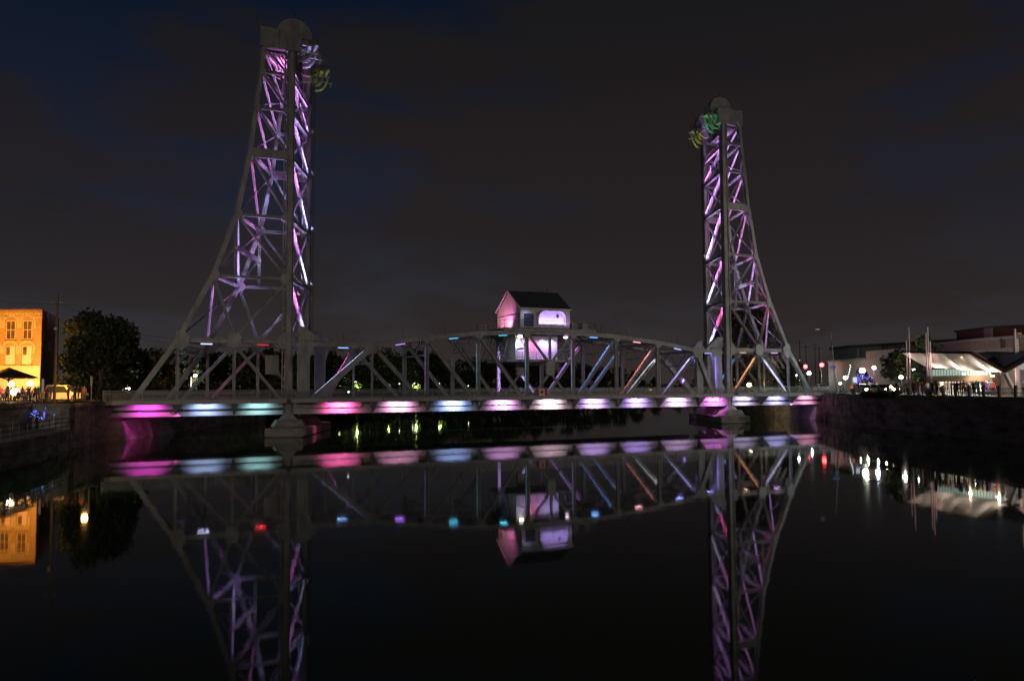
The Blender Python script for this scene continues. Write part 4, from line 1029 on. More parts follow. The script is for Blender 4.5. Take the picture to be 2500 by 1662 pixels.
# ------------------------------------------------------------ left bank: brick building
brick = mat('yellow_brick', (.50, .33, .16), .9, .2, 2.2, .5, 0, 14, (1, 1, 3))
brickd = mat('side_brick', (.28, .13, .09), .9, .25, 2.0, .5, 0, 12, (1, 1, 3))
cream = mat('cream_stucco', (.72, .62, .48), .8, .08, 1.5, .2)
stone = mat('pale_stone', (.62, .50, .33), .8, .1, 3)
D0 = 105
c0 = G(98, D0); t = empty('brick_building', c0, 'three storey yellow brick building lit orange at the left edge', 'building')
back = G(140, 119.5); fl_ = G(-190, D0)
ztop, zband = 16.45, 9.05
side_v = back-c0
def vert(p, z): return V((p.x, p.y, z))
MB().loft([[vert(c0, zband), vert(back, zband), vert(fl_+side_v, zband), vert(fl_, zband)], [vert(c0, ztop), vert(back, ztop), vert(fl_+side_v, ztop), vert(fl_, ztop)]]).build('upper_wall', brick, t)
MB().loft([[vert(c0, GZ), vert(back, GZ), vert(fl_+side_v, GZ), vert(fl_, GZ)], [vert(c0, zband-.01), vert(back, zband-.01), vert(fl_+side_v, zband-.01), vert(fl_, zband-.01)]]).build('ground_floor_wall', cream, t)
sv = side_v.normalized(); nrm = V((sv.y, -sv.x, 0))*.06
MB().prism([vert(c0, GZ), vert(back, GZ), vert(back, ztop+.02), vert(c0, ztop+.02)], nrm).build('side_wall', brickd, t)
fr = LB_(vert(c0, 0))
def fx(px): return (px-98)/F*D0
for z in (ztop-.05, 15.95, 15.45):
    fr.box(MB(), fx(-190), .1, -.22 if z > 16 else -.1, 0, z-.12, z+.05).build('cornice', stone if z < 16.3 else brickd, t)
for k in range(34):
    x = -.3-k*.42; fr.box(MB(), x-.09, x+.09, -.12, 0, 15.6, 15.85).build('dentil', stone, t)
frame_m = mat('window_frame_paint', (.75, .66, .55), .6, .05)
glassw = mat('old_window_glass', (.16, .10, .06), .3, .4, 1.5)
lit = emi('curtained_window', (.85, .50, .28), .30)
for pxc in (65, 24, -17, -58, -99):
    for z0, z1, up_ in ((12.5, 14.95, 1), (9.2, 11.6, 0)):
        x = fx(pxc); w_ = .52
        wo = fr.box(MB(), x-w_-.07, x+w_+.07, -.05, .0, z0-.02, z1).build('window', frame_m, t)
        for a, b_ in ((x-w_, x-.04), (x+.04, x+w_)):
            for c, d in ((z0+.08, (z0+z1)/2-.04), ((z0+z1)/2+.04, z1-.1)):
                fr.box(MB(), a, b_, -.065, -.05, c, d).build('pane', glassw if up_ or a < x-.3 and c > z0+1 else lit, wo)
        fr.box(MB(), x-w_-.25, x+w_+.25, -.16, 0, z0-.16, z0-.02).build('sill', brickd, wo)
        mb = MB(); n_ = 8
        pts = []
        for k in range(n_+1):
            a = math.pi*(1-k/n_); pts.append((x+math.cos(a)*(w_+.42), z1-.05+math.sin(a)*.62))
        pts = [(pts[0][0], z1-1.0)]+pts+[(pts[-1][0], z1-1.0)]
        for (a, b_), (c, d) in zip(pts[:-1], pts[1:]): mb.beam(fr.p(a, -.05, b_), fr.p(c, -.05, d), .1, .3, fr.b)
        mb.build('hood_mould', stone, wo)
for pxc in (80, 50, 20, -12, -45):
    x = fx(pxc); wo = fr.box(MB(), x-.55, x+.55, -.05, 0, 5.4, 7.3).build('shop_window', lit, t)
    fr.box(MB(), x-.65, x+.65, -.1, 0, 7.3, 7.42).build('lintel', wood, t)
fr.box(MB(), -.6, .04, -.14, -.001, GZ, zband-.02).build('corner_pilaster', cream, t)
q = c0+side_v*.30+nrm; MB().prism([vert(q, 11.2), vert(q+sv*3.6, 11.2), vert(q+sv*3.6, 12.6), vert(q, 12.6)], nrm).build('side_sign', mat('faded_sign', (.33, .27, .24), .8, .1), t)
# patio on the upper bank
pt = empty('umbrella', G(22, 90, 4.6), 'large dark patio umbrella in front of the brick building', 'umbrella')
ap = G(22, 90, zy(22, 897, 90)); mb = MB(); n_ = 8
ring_ = [ap+rt*(math.cos(6.283*k/n_)*3.0)+fwh*(math.sin(6.283*k/n_)*3.0)-V((0, 0, 1.15)) for k in range(n_)]
for k in range(n_):
    a, b_ = ring_[k], ring_[(k+1) % n_]; MB().prism([ap, a, b_], (0, 0, -.05)).build('canopy_panel', mat('dark_canvas', (.06, .045, .035), .9, .15), pt) if k == 0 else MB().prism([ap, a, b_], (0, 0, -.05)).build('canopy_panel', bpy.data.materials['dark_canvas'], pt)
    MB().beam(ap-V((0, 0, 1.5)), a.lerp(ap, .45)-V((0, 0, .05)), .05, .05).build('rib', wood, pt)
MB().cyl(G(22, 90, 4.6), ap, .06, 8).build('pole', wood, pt)
for k, (px, py, dp, col, w_) in enumerate(((28, 938, 92, (1, .7, .4), 260), (75, 937, 96, (1, .7, .4), 300), (38, 957, 84, (1, .72, .5), 160))):
    lamp(px, py, dp, col, ['round patio lamp glowing under the umbrella beside the brick wall', 'round patio lamp near the building corner right of the umbrella', 'low patio lamp glowing nearest the terrace edge'][k], .34 if k < 2 else .42, w_, 4.6, 7, 'patio lamps')
spot(G(-75, 84, 8.5), G(-22, D0, 8.0), (1, .36, .012), 42000, 74, .9, .3)
light('POINT', G(-15, 99, 7.6), None, (1, .62, .22), 900, shadow_soft_size=.3)
light('POINT', G(60, 101, 6.9), None, (1, .6, .22), 420, shadow_soft_size=.3)
# patio deck edge, posts and railing
a, b_ = G(-60, 78, 0), G(103, 80.5, 0); d = (b_-a).normalized()
dk = empty('patio_deck', vert(a, 4.3), 'raised patio deck with dark beam edge above the lower walkway', 'deck')
MB().prism([vert(a, 4.3), vert(b_, 4.3), vert(b_+fwh*12, 4.3), vert(a+fwh*12, 4.3)], (0, 0, .3)).build('platform', wood, dk)
MB().beam(vert(a, 4.35), vert(b_, 4.35), .5, .12, (0, 0, 1)).build('edge_beam', wood, dk)
for k in range(6):
    q = a.lerp(b_, k/5); MB().beam(vert(q, 2.0), vert(q, 4.2), .18, .18).build('deck_post', wood, dk)
rl = empty('patio_railing', vert(a, 4.6), 'dark slender railing along the edge of the patio', 'railing')
for z in (5.1, 5.6): MB().beam(vert(a, z), vert(b_, z), .05, .05, (0, 0, 1)).build('rail', black, rl)
for k in range(13):
    q = a.lerp(b_, k/12); MB().beam(vert(q, 4.6), vert(q, 5.62), .05, .05).build('rail_post', black, rl)
for k, px in enumerate((-5, 30, 62, 84)):
    o_ = G(px, 85+k % 2*3, 4.6); B = LB_(o_, .3*k); tb = empty('patio_table', o_, ['round patio table at the picture edge', 'round patio table below the umbrella', 'round patio table between two seated guests', 'round patio table nearest the street corner'][k], 'table', 'tables on the patio')
    MB().cyl(o_+V((0, 0, .70)), o_+V((0, 0, .74)), .45, 16).build('table_top', galv, tb); MB().cyl(o_, o_+V((0, 0, .7)), .04, 8).build('leg', black, tb); MB().cyl(o_, o_+V((0, 0, .04)), .25, 10).build('base', black, tb)
    for e in (-1, 1):
        C = o_+rt*(e*.75); B = LB_(C, 0); ch = empty('patio_chair', C, 'metal patio chair on the %s side of the %s table' % ('left' if e < 0 else 'right', ['leftmost', 'umbrella', 'third', 'rightmost'][k]), 'chair', 'chairs on the patio')
        B.box(MB(), -.22, .22, -.22, .22, .43, .47).build('seat', galv, ch); B.box(MB(), e*.2-.02, e*.2+.02, -.22, .22, .5, .9).build('backrest', galv, ch)
        for i_ in (-.2, .2):
            for j_ in (-.2, .2): B.box(MB(), i_-.015, i_+.015, j_-.015, j_+.015, 0, .43).build('leg', black, ch)
P_ = [(3, 84, 'stand', 'red', 'navy', 'person in red top at the far left edge of the patio'), (19, 82, 'hip', 'light blue', 'black', 'broad person in pale shirt standing with back turned on the patio'),
      (14, 86, 'sit', 'red', 'grey', 'seated person in red behind the pale shirted guest'), (39, 87, 'stand', 'red', 'black', 'person in red standing under the umbrella edge'),
      (56, 88, 'stand', 'pink', 'navy', 'person in pink between the two patio lamps'), (45, 83, 'sit', 'brown', 'black', 'seated person in brown in front of the low lamp'), (64, 86, 'sit', 'grey', 'navy', 'seated person in grey right of the low lamp'),
      (70, 84, 'hip', 'black', 'black', 'dark dressed person near the patio railing'), (78, 88, 'sit', 'beige', 'grey', 'seated person in beige by the building corner'), (87, 85, 'stand', 'brown', 'black', 'person in brown at the right end of the patio'), (94, 86, 'lean', 'green', 'brown', 'person in green leaning at the patio end')]
for i, (px, dp, po, a_, b2, lb) in enumerate(P_): person(px, dp, 4.6, po, a_, b2, lb, 'guests on the patio', random.uniform(-1, 1) if po != 'hip' else 3.1, 1.72+.04*(i % 3), i)
S_ = [(114, 84, 'stand', 'red', 'navy', 'person in red beside the utility pole'), (119, 86, 'hip', 'beige', 'beige', 'person in beige left of the one in green'), (125, 84, 'stand', 'green', 'beige', 'person in green top just left of the utility pole'),
      (168, 85, 'stand', 'red', 'black', 'person in red in front of the white car'), (184, 86, 'lean', 'navy', 'black', 'person in navy at the left of the street group'), (192.5, 85, 'stand', 'black', 'brown', 'tall person in black in the middle of the street group'),
      (201, 87, 'hip', 'navy', 'grey', 'person in navy behind the one in orange'), (207, 85, 'stand', 'orange', 'grey', 'person in orange shirt at the right of the street group')]
for i, (px, dp, po, a_, b2, lb) in enumerate(S_): person(px, dp, GZ, po, a_, b2, lb, 'people on the street corner', random.uniform(-2, 2), 1.74+.03*(i % 3), i)
spot(G(150, 88, 9.5), G(157, 90, 4.9), (1, .42, .06), 5200, 60, .9, .3)
light('POINT', G(215, 82.5, 7.2), None, (1, .5, .12), 170, shadow_soft_size=.3)
car(161, 91, 3.14, cm('white_car_paint', (.6, .58, .54), .35), 'white car parked side on behind the people at the street corner', 'cars', van=True)
# utility pole, wires, signs
up_ = empty('utility_pole', G(134, 82), 'tall wooden utility pole between the brick building and the dark tree', 'pole')
MB().cyl(G(134, 82, 3.0), G(136, 82, zy(136, 715, 82)), .15, 10, .1).build('shaft', mat('pole_timber', (.24, .17, .11), .9, .25, 3, .4, 0, 10, (6, 6, .5)), up_)
z = zy(134, 742, 82); MB().beam(G(121, 82, z), G(149, 82, z), .1, .12, (0, 0, 1)).build('crossarm', wood, up_)
for px in (122, 128, 142, 148): MB().cyl(G(px, 82, z), G(px, 82, z+.2), .05, 6).build('insulator', whitep, up_)
z2 = zy(134, 806, 82); MB().beam(G(132, 81.7, z2), G(133.5, 81.7, z2+.25), .2, .3).build('bracket', galv, up_)
for k, (pa, pb) in enumerate((((148, 740), (424, 826)), ((148, 746), (424, 838)), ((128, 740), (-90, 700)))):
    A, B = G(pa[0], 82, zy(*pa, 82)), G(pb[0], 104, zy(*pb, 104)); mb = MB(); pr_ = None
    for i in range(13):
        u = i/12; q = A.lerp(B, u)-V((0, 0, math.sin(u*math.pi)*.9))
        if pr_ is not None: mb.cyl(pr_, q, .018, 4)
        pr_ = q
    tag(mb.build('overhead_wire', black), ['upper overhead wire sagging from utility pole toward the left tower', 'lower overhead wire sagging from utility pole toward the left tower', 'overhead wire leaving the utility pole over the brick building'][k], 'wire', 'overhead wires')
bn = empty('banner_sign', G(105, 84), 'tall narrow white banner standing at the building corner', 'sign')
B = LB_(G(105, 84)); B.box(MB(), -.11, .13, 0, .05, 1.0, 2.45).build('panel', whitep, bn); B.box(MB(), -.02, .03, .05, .1, 0, 1.1).build('post', galv, bn)
sp = empty('street_sign', G(224, 86), 'slim street sign post left of the bridge railing', 'sign')
B = LB_(G(224, 86)); B.box(MB(), -.05, .05, 0, .08, 0, 2.6).build('post', galv, sp); B.box(MB(), -.12, .12, -.03, 0, 1.75, 2.7).build('plate', steel2, sp)
# lower walkway railing and people
a, b_ = V((-10.5, -43, 0)), V((-6.3, -14.5, 0)); 
rl = empty('walkway_railing', vert(a, 2.0), 'three bar metal railing on the lower walkway at far left', 'railing')
L = (b_-a).length
for z in (2.35, 2.75, 3.15): MB().beam(vert(a, z), vert(b_, z), .06, .06, (0, 0, 1)).build('rail', cm('old_iron', (.09, .1, .1)), rl)
for k in range(14): q = a.lerp(b_, k/13); MB().beam(vert(q, 1.9), vert(q, 3.2), .09, .09).build('rail_post', CM['old_iron'], rl)
Q_ = [(18, 76, 'lean', 'red', 'black', 'person in red leaning on the lower walkway railing'), (36, 78, 'stand', 'brown', 'black', 'person in brown behind the lower railing'), (92, 79, 'stand', 'black', 'black', 'dark figure holding the large blue light toy'),
      (101, 80, 'hip', 'grey', 'navy', 'person in grey on the lower walkway beside the blue light'), (116, 80, 'lean', 'yellow', 'black', 'person in yellow top bending at the lower railing'), (131, 81, 'stand', 'grey', 'grey', 'person in grey under the small cyan light'), (158, 83, 'stand', 'white', 'light blue', 'fair haired person in white at the end of the lower walkway')]
for i, (px, dp, po, a_, b2, lb) in enumerate(Q_): person(px, dp, 2.0, po, a_, b2, lb, 'people on the lower walkway', random.uniform(-1, 1), 1.7, i+2)
for k, (px, py, n2, lb) in enumerate(((88, 1010, 26, 'large blue and green light toy held over the lower walkway'), (110, 1010, 12, 'small purple light toy above the person in yellow'), (107, 1021, 9, 'magenta light toy held low beside the yellow top'), (134, 1013, 5, 'small cyan light over the lower walkway'), (113, 995, 4, 'tiny blue green light highest over the walkway'))):
    dp = 78.5; t = empty('light_toy', G(px, dp, zy(px, py, dp)), lb, 'light toy', 'light toys'); R = random.Random(k)
    cs_ = [('toy_blue', (.03, .03, 1)), ('toy_cyan', (.05, .6, .8)), ('toy_violet', (.4, .05, 1))]
    for j, (nm, c) in enumerate(cs_):
        if n2 < 6 and j == 2: continue
        mb = MB()
        for i in range(max(1, n2//3)): mb.ball(G(px+R.gauss(0, 1+n2*.13), dp+R.gauss(0, .1), zy(px, py+R.gauss(0, 1+n2*.18), dp)), .045, 6)
        o = mb.build('glowing_strand', glow(nm, c, 1.2), t); o['kind'] = 'stuff'
    MB().cyl(G(px, dp, zy(px, py+10, dp)-.25), G(px, dp, zy(px, py, dp)), .02, 6).build('handle', whitep, t)

# ------------------------------------------------------------ lamps and lights beyond the bridge
WW, GW, CW, OR_, PKL = (1, .93, .72), (.92, 1, .62), (.8, .95, 1), (1, .45, .12), (1, .62, .62)
lamp(313, 946, 110, WW, 'bright warm lamp just left of the bridge end post', .34, 420)
lamp(323, 920, 128, CW, 'small cold light above the warm lamp at left', .12, 0, s=3)
lamp(348, 909, 150, OR_, 'tiny orange light in front of the dark trees at left', .12, 0, s=2)
lamp(477, 917, 165, WW, 'bright park lamp seen through the left tower legs', .34, 900)
for k, (px, py, dp, r_, w_, lb) in enumerate(((545, 927, 190, .13, 0, 'tiny park light between the left tower posts'), (676, 936, 178, .2, 120, 'narrow park light just left of the near tower leg'), (823, 938, 215, .2, 200, 'faint park light right of the lifting plate'),
      (868, 933, 220, .27, 420, 'round park lamp behind the left end post'), (945, 937, 235, .14, 120, 'small park light near the second truss post'), (975, 937, 240, .13, 0, 'small park light touching the violet lit post'),
      (1012, 936, 245, .22, 420, 'park lamp left of the third truss post'), (1072, 937, 260, .28, 500, 'bright park lamp between third and fourth posts'), (1143, 942, 270, .14, 0, 'tiny light left of the teal lit post'))):
    lamp(px, py, dp, GW, lb, r_, 0, GZ, 8, 'park lamps on the far bank')
    if w_: light('POINT', G(px+4, dp-1.5, GZ+1.6), None, (.72, 1, .18), w_*3.2, shadow_soft_size=.2)
for k, (px, py, hgt, dp) in enumerate(((467, 935, 30, 160), (903, 943, 14, 225), (1007, 944, 12, 240))):
    z0, z1 = zy(px, py+hgt/2, dp), zy(px, py-hgt/2, dp); t = empty('lit_post', G(px, dp, GZ), ['tall white glowing post beside the park lamp at left', 'short glowing post behind the long diagonal', 'short glowing post left of a park lamp'][k], 'post', 'glowing park posts')
    MB().cyl(G(px, dp, z0), G(px, dp, z1), .16, 8, .08).build('lit_shaft', glow('post_glow', (1, 1, .72), 1.3), t); MB().cyl(G(px, dp, GZ-.2), G(px, dp, GZ+.3), .25, 8).build('base', concrete, t)
# small shrubs lit green by the park lamps
for k, (px, py, dp) in enumerate(((838, 936, 213), (870, 942, 218), (897, 945, 222), (945, 942, 233), (1016, 941, 243), (1078, 942, 257), (1120, 944, 265), (445, 936, 163), (492, 925, 168), (565, 943, 176), (750, 946, 190))):
    h = zy(px, py-5, dp)-GZ
    tree(G(px+3, dp+1, GZ-.1), max(1.6, h*1.3), 1.7, ORD[k]+' small lit shrub in the row by the park lamps on the far bank', 'shrubs by the park lamps', seed=60+k % 3, mt=1, nl=700, ls=.22, nb=10, base=.02, name='shrub')
lamp(1651, 937, 560, OR_, 'orange harbour lamp far up the canal right of the middle', 1.5, 0, 1, 5)
lamp(1669, 943, 560, (1, .75, .55), 'pinkish white lamp far up the canal beside the orange one', 1.4, 0, 1, 6)
lamp(1587, 951, 500, OR_, 'faint low orange light far up the canal', .7, 0, 1, 3)
lamp(1827, 940, 150, (1, .72, .45), 'warm lamp under the right lift tower above the railing', .42, 500, GZ, 9)
lamp(851, 957, 103, CW, 'small bluish lamp fixed by the left railing', .14, 0, 4.5, 5, post=True)
# green signal beside orange barrel at left, seen through the rail
t = empty('traffic_signal', G(362, 128), 'small signal showing green left of the bridge posts', 'traffic signal')
B = LB_(G(362, 128)); B.box(MB(), -.18, .18, 0, .3, 1.7, 3.6).build('housing', black, t); B.box(MB(), -.05, .05, .1, .2, 0, 1.8).build('post', steel2, t)
MB().ball(B.p(0, -.03, 2.1), .17, 10).build('green_lens', glow('signal_green', (.02, .9, .6), 5), t)
# far pale building behind the right tower with a lit sign
t = empty('pale_building', G(1760, 205), 'low pale building with blue lit panels behind the right lift tower', 'building')
B = LB_(G(1722, 205)); s_ = 205/F
B.box(MB(), 0, 88*s_, 0, 10, 0, 5.2).build('wall', white2, t); B.box(MB(), -.2, 88*s_+.2, -.2, 10.2, 5.2, 5.5).build('roof', slate, t)
for k in range(5):
    x = (8+17*k)*s_; wo = B.box(MB(), x, x+.9, -.04, 0, 1.2, 3.4).build('window', glassd, t)
B.box(MB(), 40*s_, 52*s_, -.08, 0, 1.5, 3.6).build('lit_panel', glow('panel_blue', (.25, .55, 1), 1.0), t)
light('POINT', G(1770, 200, 8.5), None, (.75, .9, 1), 500, shadow_soft_size=.3)
light('POINT', G(1938, 171, 6.8), None, (.5, 1, .35), 420, shadow_soft_size=.3)
light('POINT', G(1842, 158, 6.0), None, (1, .75, .4), 500, shadow_soft_size=.3)

# ------------------------------------------------------------ right bank: street
def signal(px, py, dp, red, label, armfrom=None):
    z = zy(px, py, dp); t = empty('traffic_signal', G(px, dp, GZ), label, 'traffic signal', 'traffic signals at the right')
    B = LB_(G(px, dp, 0)); B.box(MB(), -.22, .22, 0, .3, z-.95, z+.45).build('housing', black, t)
    MB().ball(B.p(0, -.12, z+.18), .44, 12).build('red_lens', glow('signal_red', (1, .03, .03), 30), t)
    MB().ball(B.p(0, -.02, z-.3), .12, 10).build('amber_lens', cm('amber_glass', (.2, .1, .02)), t); MB().ball(B.p(0, -.02, z-.72), .12, 10).build('green_lens', cm('green_glass', (.02, .12, .06)), t)
    MB().cyl(G(px, dp, GZ), G(px, dp, z-.9), .08, 8).build('post', galv, t)
    light('POINT', B.p(0, -.5, z+.2), None, (1, .05, .05), 60, shadow_soft_size=.2)
signal(2005, 893, 172, 1, 'red traffic signal brightest right of the bridge end'); signal(1965, 897, 180, 1, 'second red traffic signal nearest the bridge end')
lamp(1974, 911, 175, (.85, 1, 1), 'white street globe just under the left red signal', .42, 500)
lamp(1943, 916, 150, (.9, .92, 1), 'white flat topped lamp post right of the tower foot', .16, 60, s=2)
lamp(1951, 930, 170, GW, 'small yellowish lamp right of the tower foot', .25, 60, s=3)
lamp(1953, 880, 190, (.9, 1, .9), 'tiny high white light above the bridge end', .13, 0, s=5)
lamp(2104, 905, 128, (.93, 1, .85), 'brightest greenish white street lamp over the road', .42, 1600, 4.5, 34)
lamp(2133, 898, 134, (.72, .92, 1), 'blue white street lamp left of the street tree', .30, 900, 4.5, 18)
lamp(2062, 922, 160, PKL, 'pinkish globe lamp right of the tall cobra pole', .38, 500, 4.5, 14)
lamp(2049, 936, 158, (.8, .92, 1), 'small low white globe lamp by the approach pavement', .26, 120, 4.5, 9)
lamp(2198, 921, 112, (1, .85, .78), 'round warm globe lamp left of the market canopy', .28, 260, 4.5, 12)
lamp(2229, 902, 118, (.7, 1, .95), 'small greenish light behind the white masts', .22, 60, 4.5, 8)
lamp(2173, 945, 118, (1, .78, .45), 'low orange white light left of the crowd', .22, 160, 4.5, 22)
t = empty('street_light_pole', G(2038, 125), 'tall dark cobra head street light pole with curved arm, unlit', 'street light')
zt = zy(2030, 812, 125); MB().cyl(G(2040, 125, 4.4), G(2030, 125, zt), .1, 8, .07).build('pole', steel2, t)
mb = MB(); pv = None
for i in range(9):
    u = i/8; q = G(2030-29*u, 125, zt+.55*math.sin(u*math.pi/2))
    if pv is not None: mb.cyl(pv, q, .05, 6)
    pv = q
mb.build('arm', black, t); B = LB_(G(1999, 125, 0)); B.box(MB(), -.45, .2, -.12, .12, zt+.46, zt+.62).build('lamp_head', galv, t)
for k, (px, y0, dp) in enumerate(((1953, 830, 185), (1968, 842, 230), (1990, 838, 260), (2052, 848, 240), (2000, 845, 215))):
    mb = MB(); z = zy(px, y0, dp); mb.cyl(G(px, dp, GZ), G(px, dp, z), .14, 6, .09); mb.beam(G(px, dp, z-.6)-rt*1.1, G(px, dp, z-.6)+rt*1.1, .1, .1, (0, 0, 1))
    tag(mb.build('utility_pole', black), ['faint utility pole left of the first red signal', 'distant utility pole between the red signals', 'distant utility pole above the brighter red signal', 'distant utility pole right of the cobra head pole', 'faint distant pole near the brighter red signal'][k], 'pole', 'utility poles along the far street')
def signb(name, px, y0, y1, wpx, dp, m_, label, cat='sign', shape='box', zb=4.55):
    t = empty(name, G(px, dp, zb), label, cat); s_ = dp/F; B = LB_(G(px, dp, 0)); z1, z0 = zy(px, y0, dp), zy(px, y1, dp)
    if shape == 'box': B.box(MB(), -wpx*s_/2, wpx*s_/2, -.03, 0, z0, z1).build('plate', m_, t)
    elif shape == 'tri': MB().prism([B.p(-wpx*s_/2, 0, z0), B.p(wpx*s_/2, 0, z0), B.p(0, 0, z1)], B.b*.03).build('plate', m_, t)
    else: MB().cyl(B.p(0, -.03, (z0+z1)/2), B.p(0, 0, (z0+z1)/2), (z1-z0)/2, 16).build('plate', m_, t); B.box(MB(), -.2, .2, -.05, -.032, (z0+z1)/2-.06, (z0+z1)/2+.06).build('bar', whitep, t)
    if zb < 50: MB().beam(G(px, dp+.05, zb), G(px, dp+.05, z1-.1), .06, .06).build('post', galv, t)
    return t
signb('road_sign', 2086, 921, 933, 9, 118, glow('sign_white', (.75, .85, 1), .75), 'white rectangular road sign on a post by the pavement end')
signb('road_sign', 2077, 938, 948, 11, 122, glow('sign_orange', (1, .28, .1), .35), 'orange triangular roadworks sign by the pavement', shape='tri')
signb('road_sign', 2106, 925, 933, 8, 126, redp, 'round red no entry sign under the bright lamp', shape='round')
signb('street_name_sign', 2033, 894, 900, 15, 126, glow('sign_blue', (.12, .16, .6), .4), 'narrow blue street name sign on the tall pole')
warmh = glow('headlight_glow', (1, .80, .50), 60)
dkp = cm('dark_car_paint', (.03, .03, .035), .3); slv = cm('silver_car_paint', (.35, .35, .36), .3)
for px, dp, pa, lb in ((2103, 122, dkp, 'dark car with blazing headlights leftmost on the right bank street'), (2146, 118, slv, 'silver car with blazing headlights in the middle of the queue'), (2166, 127, dkp, 'dark car with headlights behind the silver one by the market')):
    car(px, dp, math.pi/2+random.uniform(-.2, .2), pa, lb, 'cars with headlights on', head=warmh, z=4.5)
    for e in (-.6, .6): spot(G(px, dp-2.6, 5.2)+rt*e, G(px-40, dp-20, 4.2), (1, .8, .5), 260, 60, .7, .1)
car(2000, 150, -math.pi/2, cm('white_car_paint', (.6, .58, .54), .35), 'white car driving away on the right bridge approach', 'cars', tail=glow('tail_glow', (1, .35, .2), 1.6))
# festoon lit shrub of tiny blue bulbs
tb = tree(G(2104, 140, 4.5), 4.2, 1.9, 'small tree wrapped in tiny blue string lights', seed=71, mt=1, nl=1500, ls=.2, nb=12, base=.1)
mb = MB(); R = random.Random(9)
for k in range(90): mb.ball(G(2104+R.gauss(0, 15), 138.5+R.gauss(0, .6), zy(2104, 925+R.gauss(0, 9), 138.5)), .06, 4)
o = mb.build('fairy_lights', glow('bulb_blue', (.12, .14, 1), 3.5)); tag(o, 'cloud of tiny blue fairy lights around the small tree', 'string lights', kind='stuff')
mb = MB()
for k in range(9): mb.ball(G(2068+k*.9+R.gauss(0, 1.0), 140, zy(2070, 925-k*4.2, 140)), .07, 6)
tag(mb.build('fairy_lights', glow('bulb_white', (1, 1, .9), 4)), 'short string of white bulbs hanging left of the blue ones', 'string lights', kind='stuff')

# ------------------------------------------------------------ right bank: buildings behind
gw = mat('grey_render', (.16, .18, .19), .85, .12, .6, .2); bw = mat('beige_render', (.32, .26, .21), .85, .12, .6, .2); rb = mat('dark_red_brick', (.16, .055, .04), .9, .2, 2, .4, 0, 12)
lw = mat('light_render', (.26, .25, .24), .85, .1, .6, .2); pkb = mat('pinkish_brick', (.26, .17, .14), .9, .15, 2, .3, 0, 10)
def slab(t, name, p0, p1, y0a, y1a, da, db, m_, depth=10, zb=4.4, off=0):
    """wall block between picture columns p0 and p1 at depths da, db with top edge rows y0a, y1a"""
    A, B = G(p0, da, 0), G(p1, db, 0); z0, z1 = zy(p0, y0a, da), zy(p1, y1a, db); bk = fwh*depth; f_ = fwh*off
    return MB().loft([[vert(A+f_, zb), vert(B+f_, zb), vert(B+bk, zb), vert(A+bk, zb)], [vert(A+f_, z0), vert(B+f_, z1), vert(B+bk, z1), vert(A+bk, z0)]]).build(name, m_, t)
t = empty('warehouse', G(2200, 175), 'long grey flat roofed building behind the street at right', 'building')
slab(t, 'wall', 2072, 2372, 846, 828, 190, 158, gw); slab(t, 'roof_edge', 2070, 2374, 843, 825, 189.6, 157.6, slate, 11, zy(2072, 848, 190)-.2)
slab(t, 'rooftop_unit', 2392, 2424, 824, 822, 158, 156, slate, 5, 15)
mb = MB(); 
for px in (2095, 2150, 2205, 2260, 2315): MB().beam(G(px, 188-(px-2072)*.106, 5), G(px, 188-(px-2072)*.106, zy(px, 850-(px-2072)*.06, 188-(px-2072)*.106)), .25, .2).build('pilaster', bw, t)
slab(t, 'sign_panel', 2298, 2358, 838, 834, 165.4, 159.2, mat('sign_grey', (.25, .25, .27), .7, .05), 1, zy(2298, 848, 165))
t = empty('shop_building', G(2110, 160), 'low pale shop building left of the street tree', 'building')
slab(t, 'wall', 2068, 2168, 880, 871, 166, 152, lw); slab(t, 'parapet', 2067, 2168, 877, 868, 165.7, 151.7, gw, 10.5, zy(2068, 882, 166))
slab(t, 'corner_tower', 2166, 2212, 853, 850, 150, 146, bw, 9)
for px in (2080, 2098, 2122, 2142): slab(t, 'shop_window', px, px+11, 922, 922, 164.9-(px-2068)*.14, 163.4-(px-2068)*.14, glow('shop_glow', (.5, .42, .3), .12), .3, 6)
for px in (2172, 2188, 2201): slab(t, 'window', px, px+7, 900, 900, 149.1-(px-2166)*.087, 148.5-(px-2166)*.087, glassd, .3, 9)
t = empty('brick_block', G(2440, 140), 'tall dark red brick block at the upper right edge', 'building')
slab(t, 'wall', 2424, 2560, 799, 793, 150, 146, rb, 12); slab(t, 'roof_edge', 2421, 2562, 796, 789, 149.6, 145.6, slate, 12.5, zy(2424, 801, 150))
slab(t, 'window', 2487, 2497, 812, 812, 148, 147.6, glow('window_amber', (.6, .25, .08), .3), .3, zy(2487, 817, 148))
slab(t, 'corner_pilaster', 2420, 2427, 800, 800, 149.3, 149.1, bw, 2)
t = empty('market_hall', G(2430, 128), 'pinkish brick hall with a strip of small lit windows behind the canopy', 'building')
slab(t, 'wall', 2372, 2560, 831, 816, 146, 130, pkb, 12); slab(t, 'parapet', 2370, 2562, 828, 812, 145.7, 129.7, lw, 12.5, zy(2372, 834, 146))
slab(t, 'white_band', 2368, 2475, 856, 848, 145.4, 136, lw, .4, zy(2368, 864, 145.4))
for k, px in enumerate((2336, 2404, 2428, 2458)): slab(t, 'window', px, px+13, 857-(px-2404)*.03, 857-(px-2404)*.03, 142.5-(px-2404)*.085, 141.4-(px-2404)*.085, glow('window_cool', (.7, .8, .85), .45), .3, zy(px, 863, 142)) if k else None
slab(t, 'downpipe', 2446, 2448, 826, 826, 138.6, 138.4, black, .3)
light('POINT', G(2300, 140, 11), None, (1, .8, .7), 400, shadow_soft_size=.4); light('POINT', G(2440, 122, 12.5), None, (1, .75, .68), 900, shadow_soft_size=.4)
light('POINT', G(2120, 148, 8.5), None, (.9, .95, .9), 90, shadow_soft_size=.4)

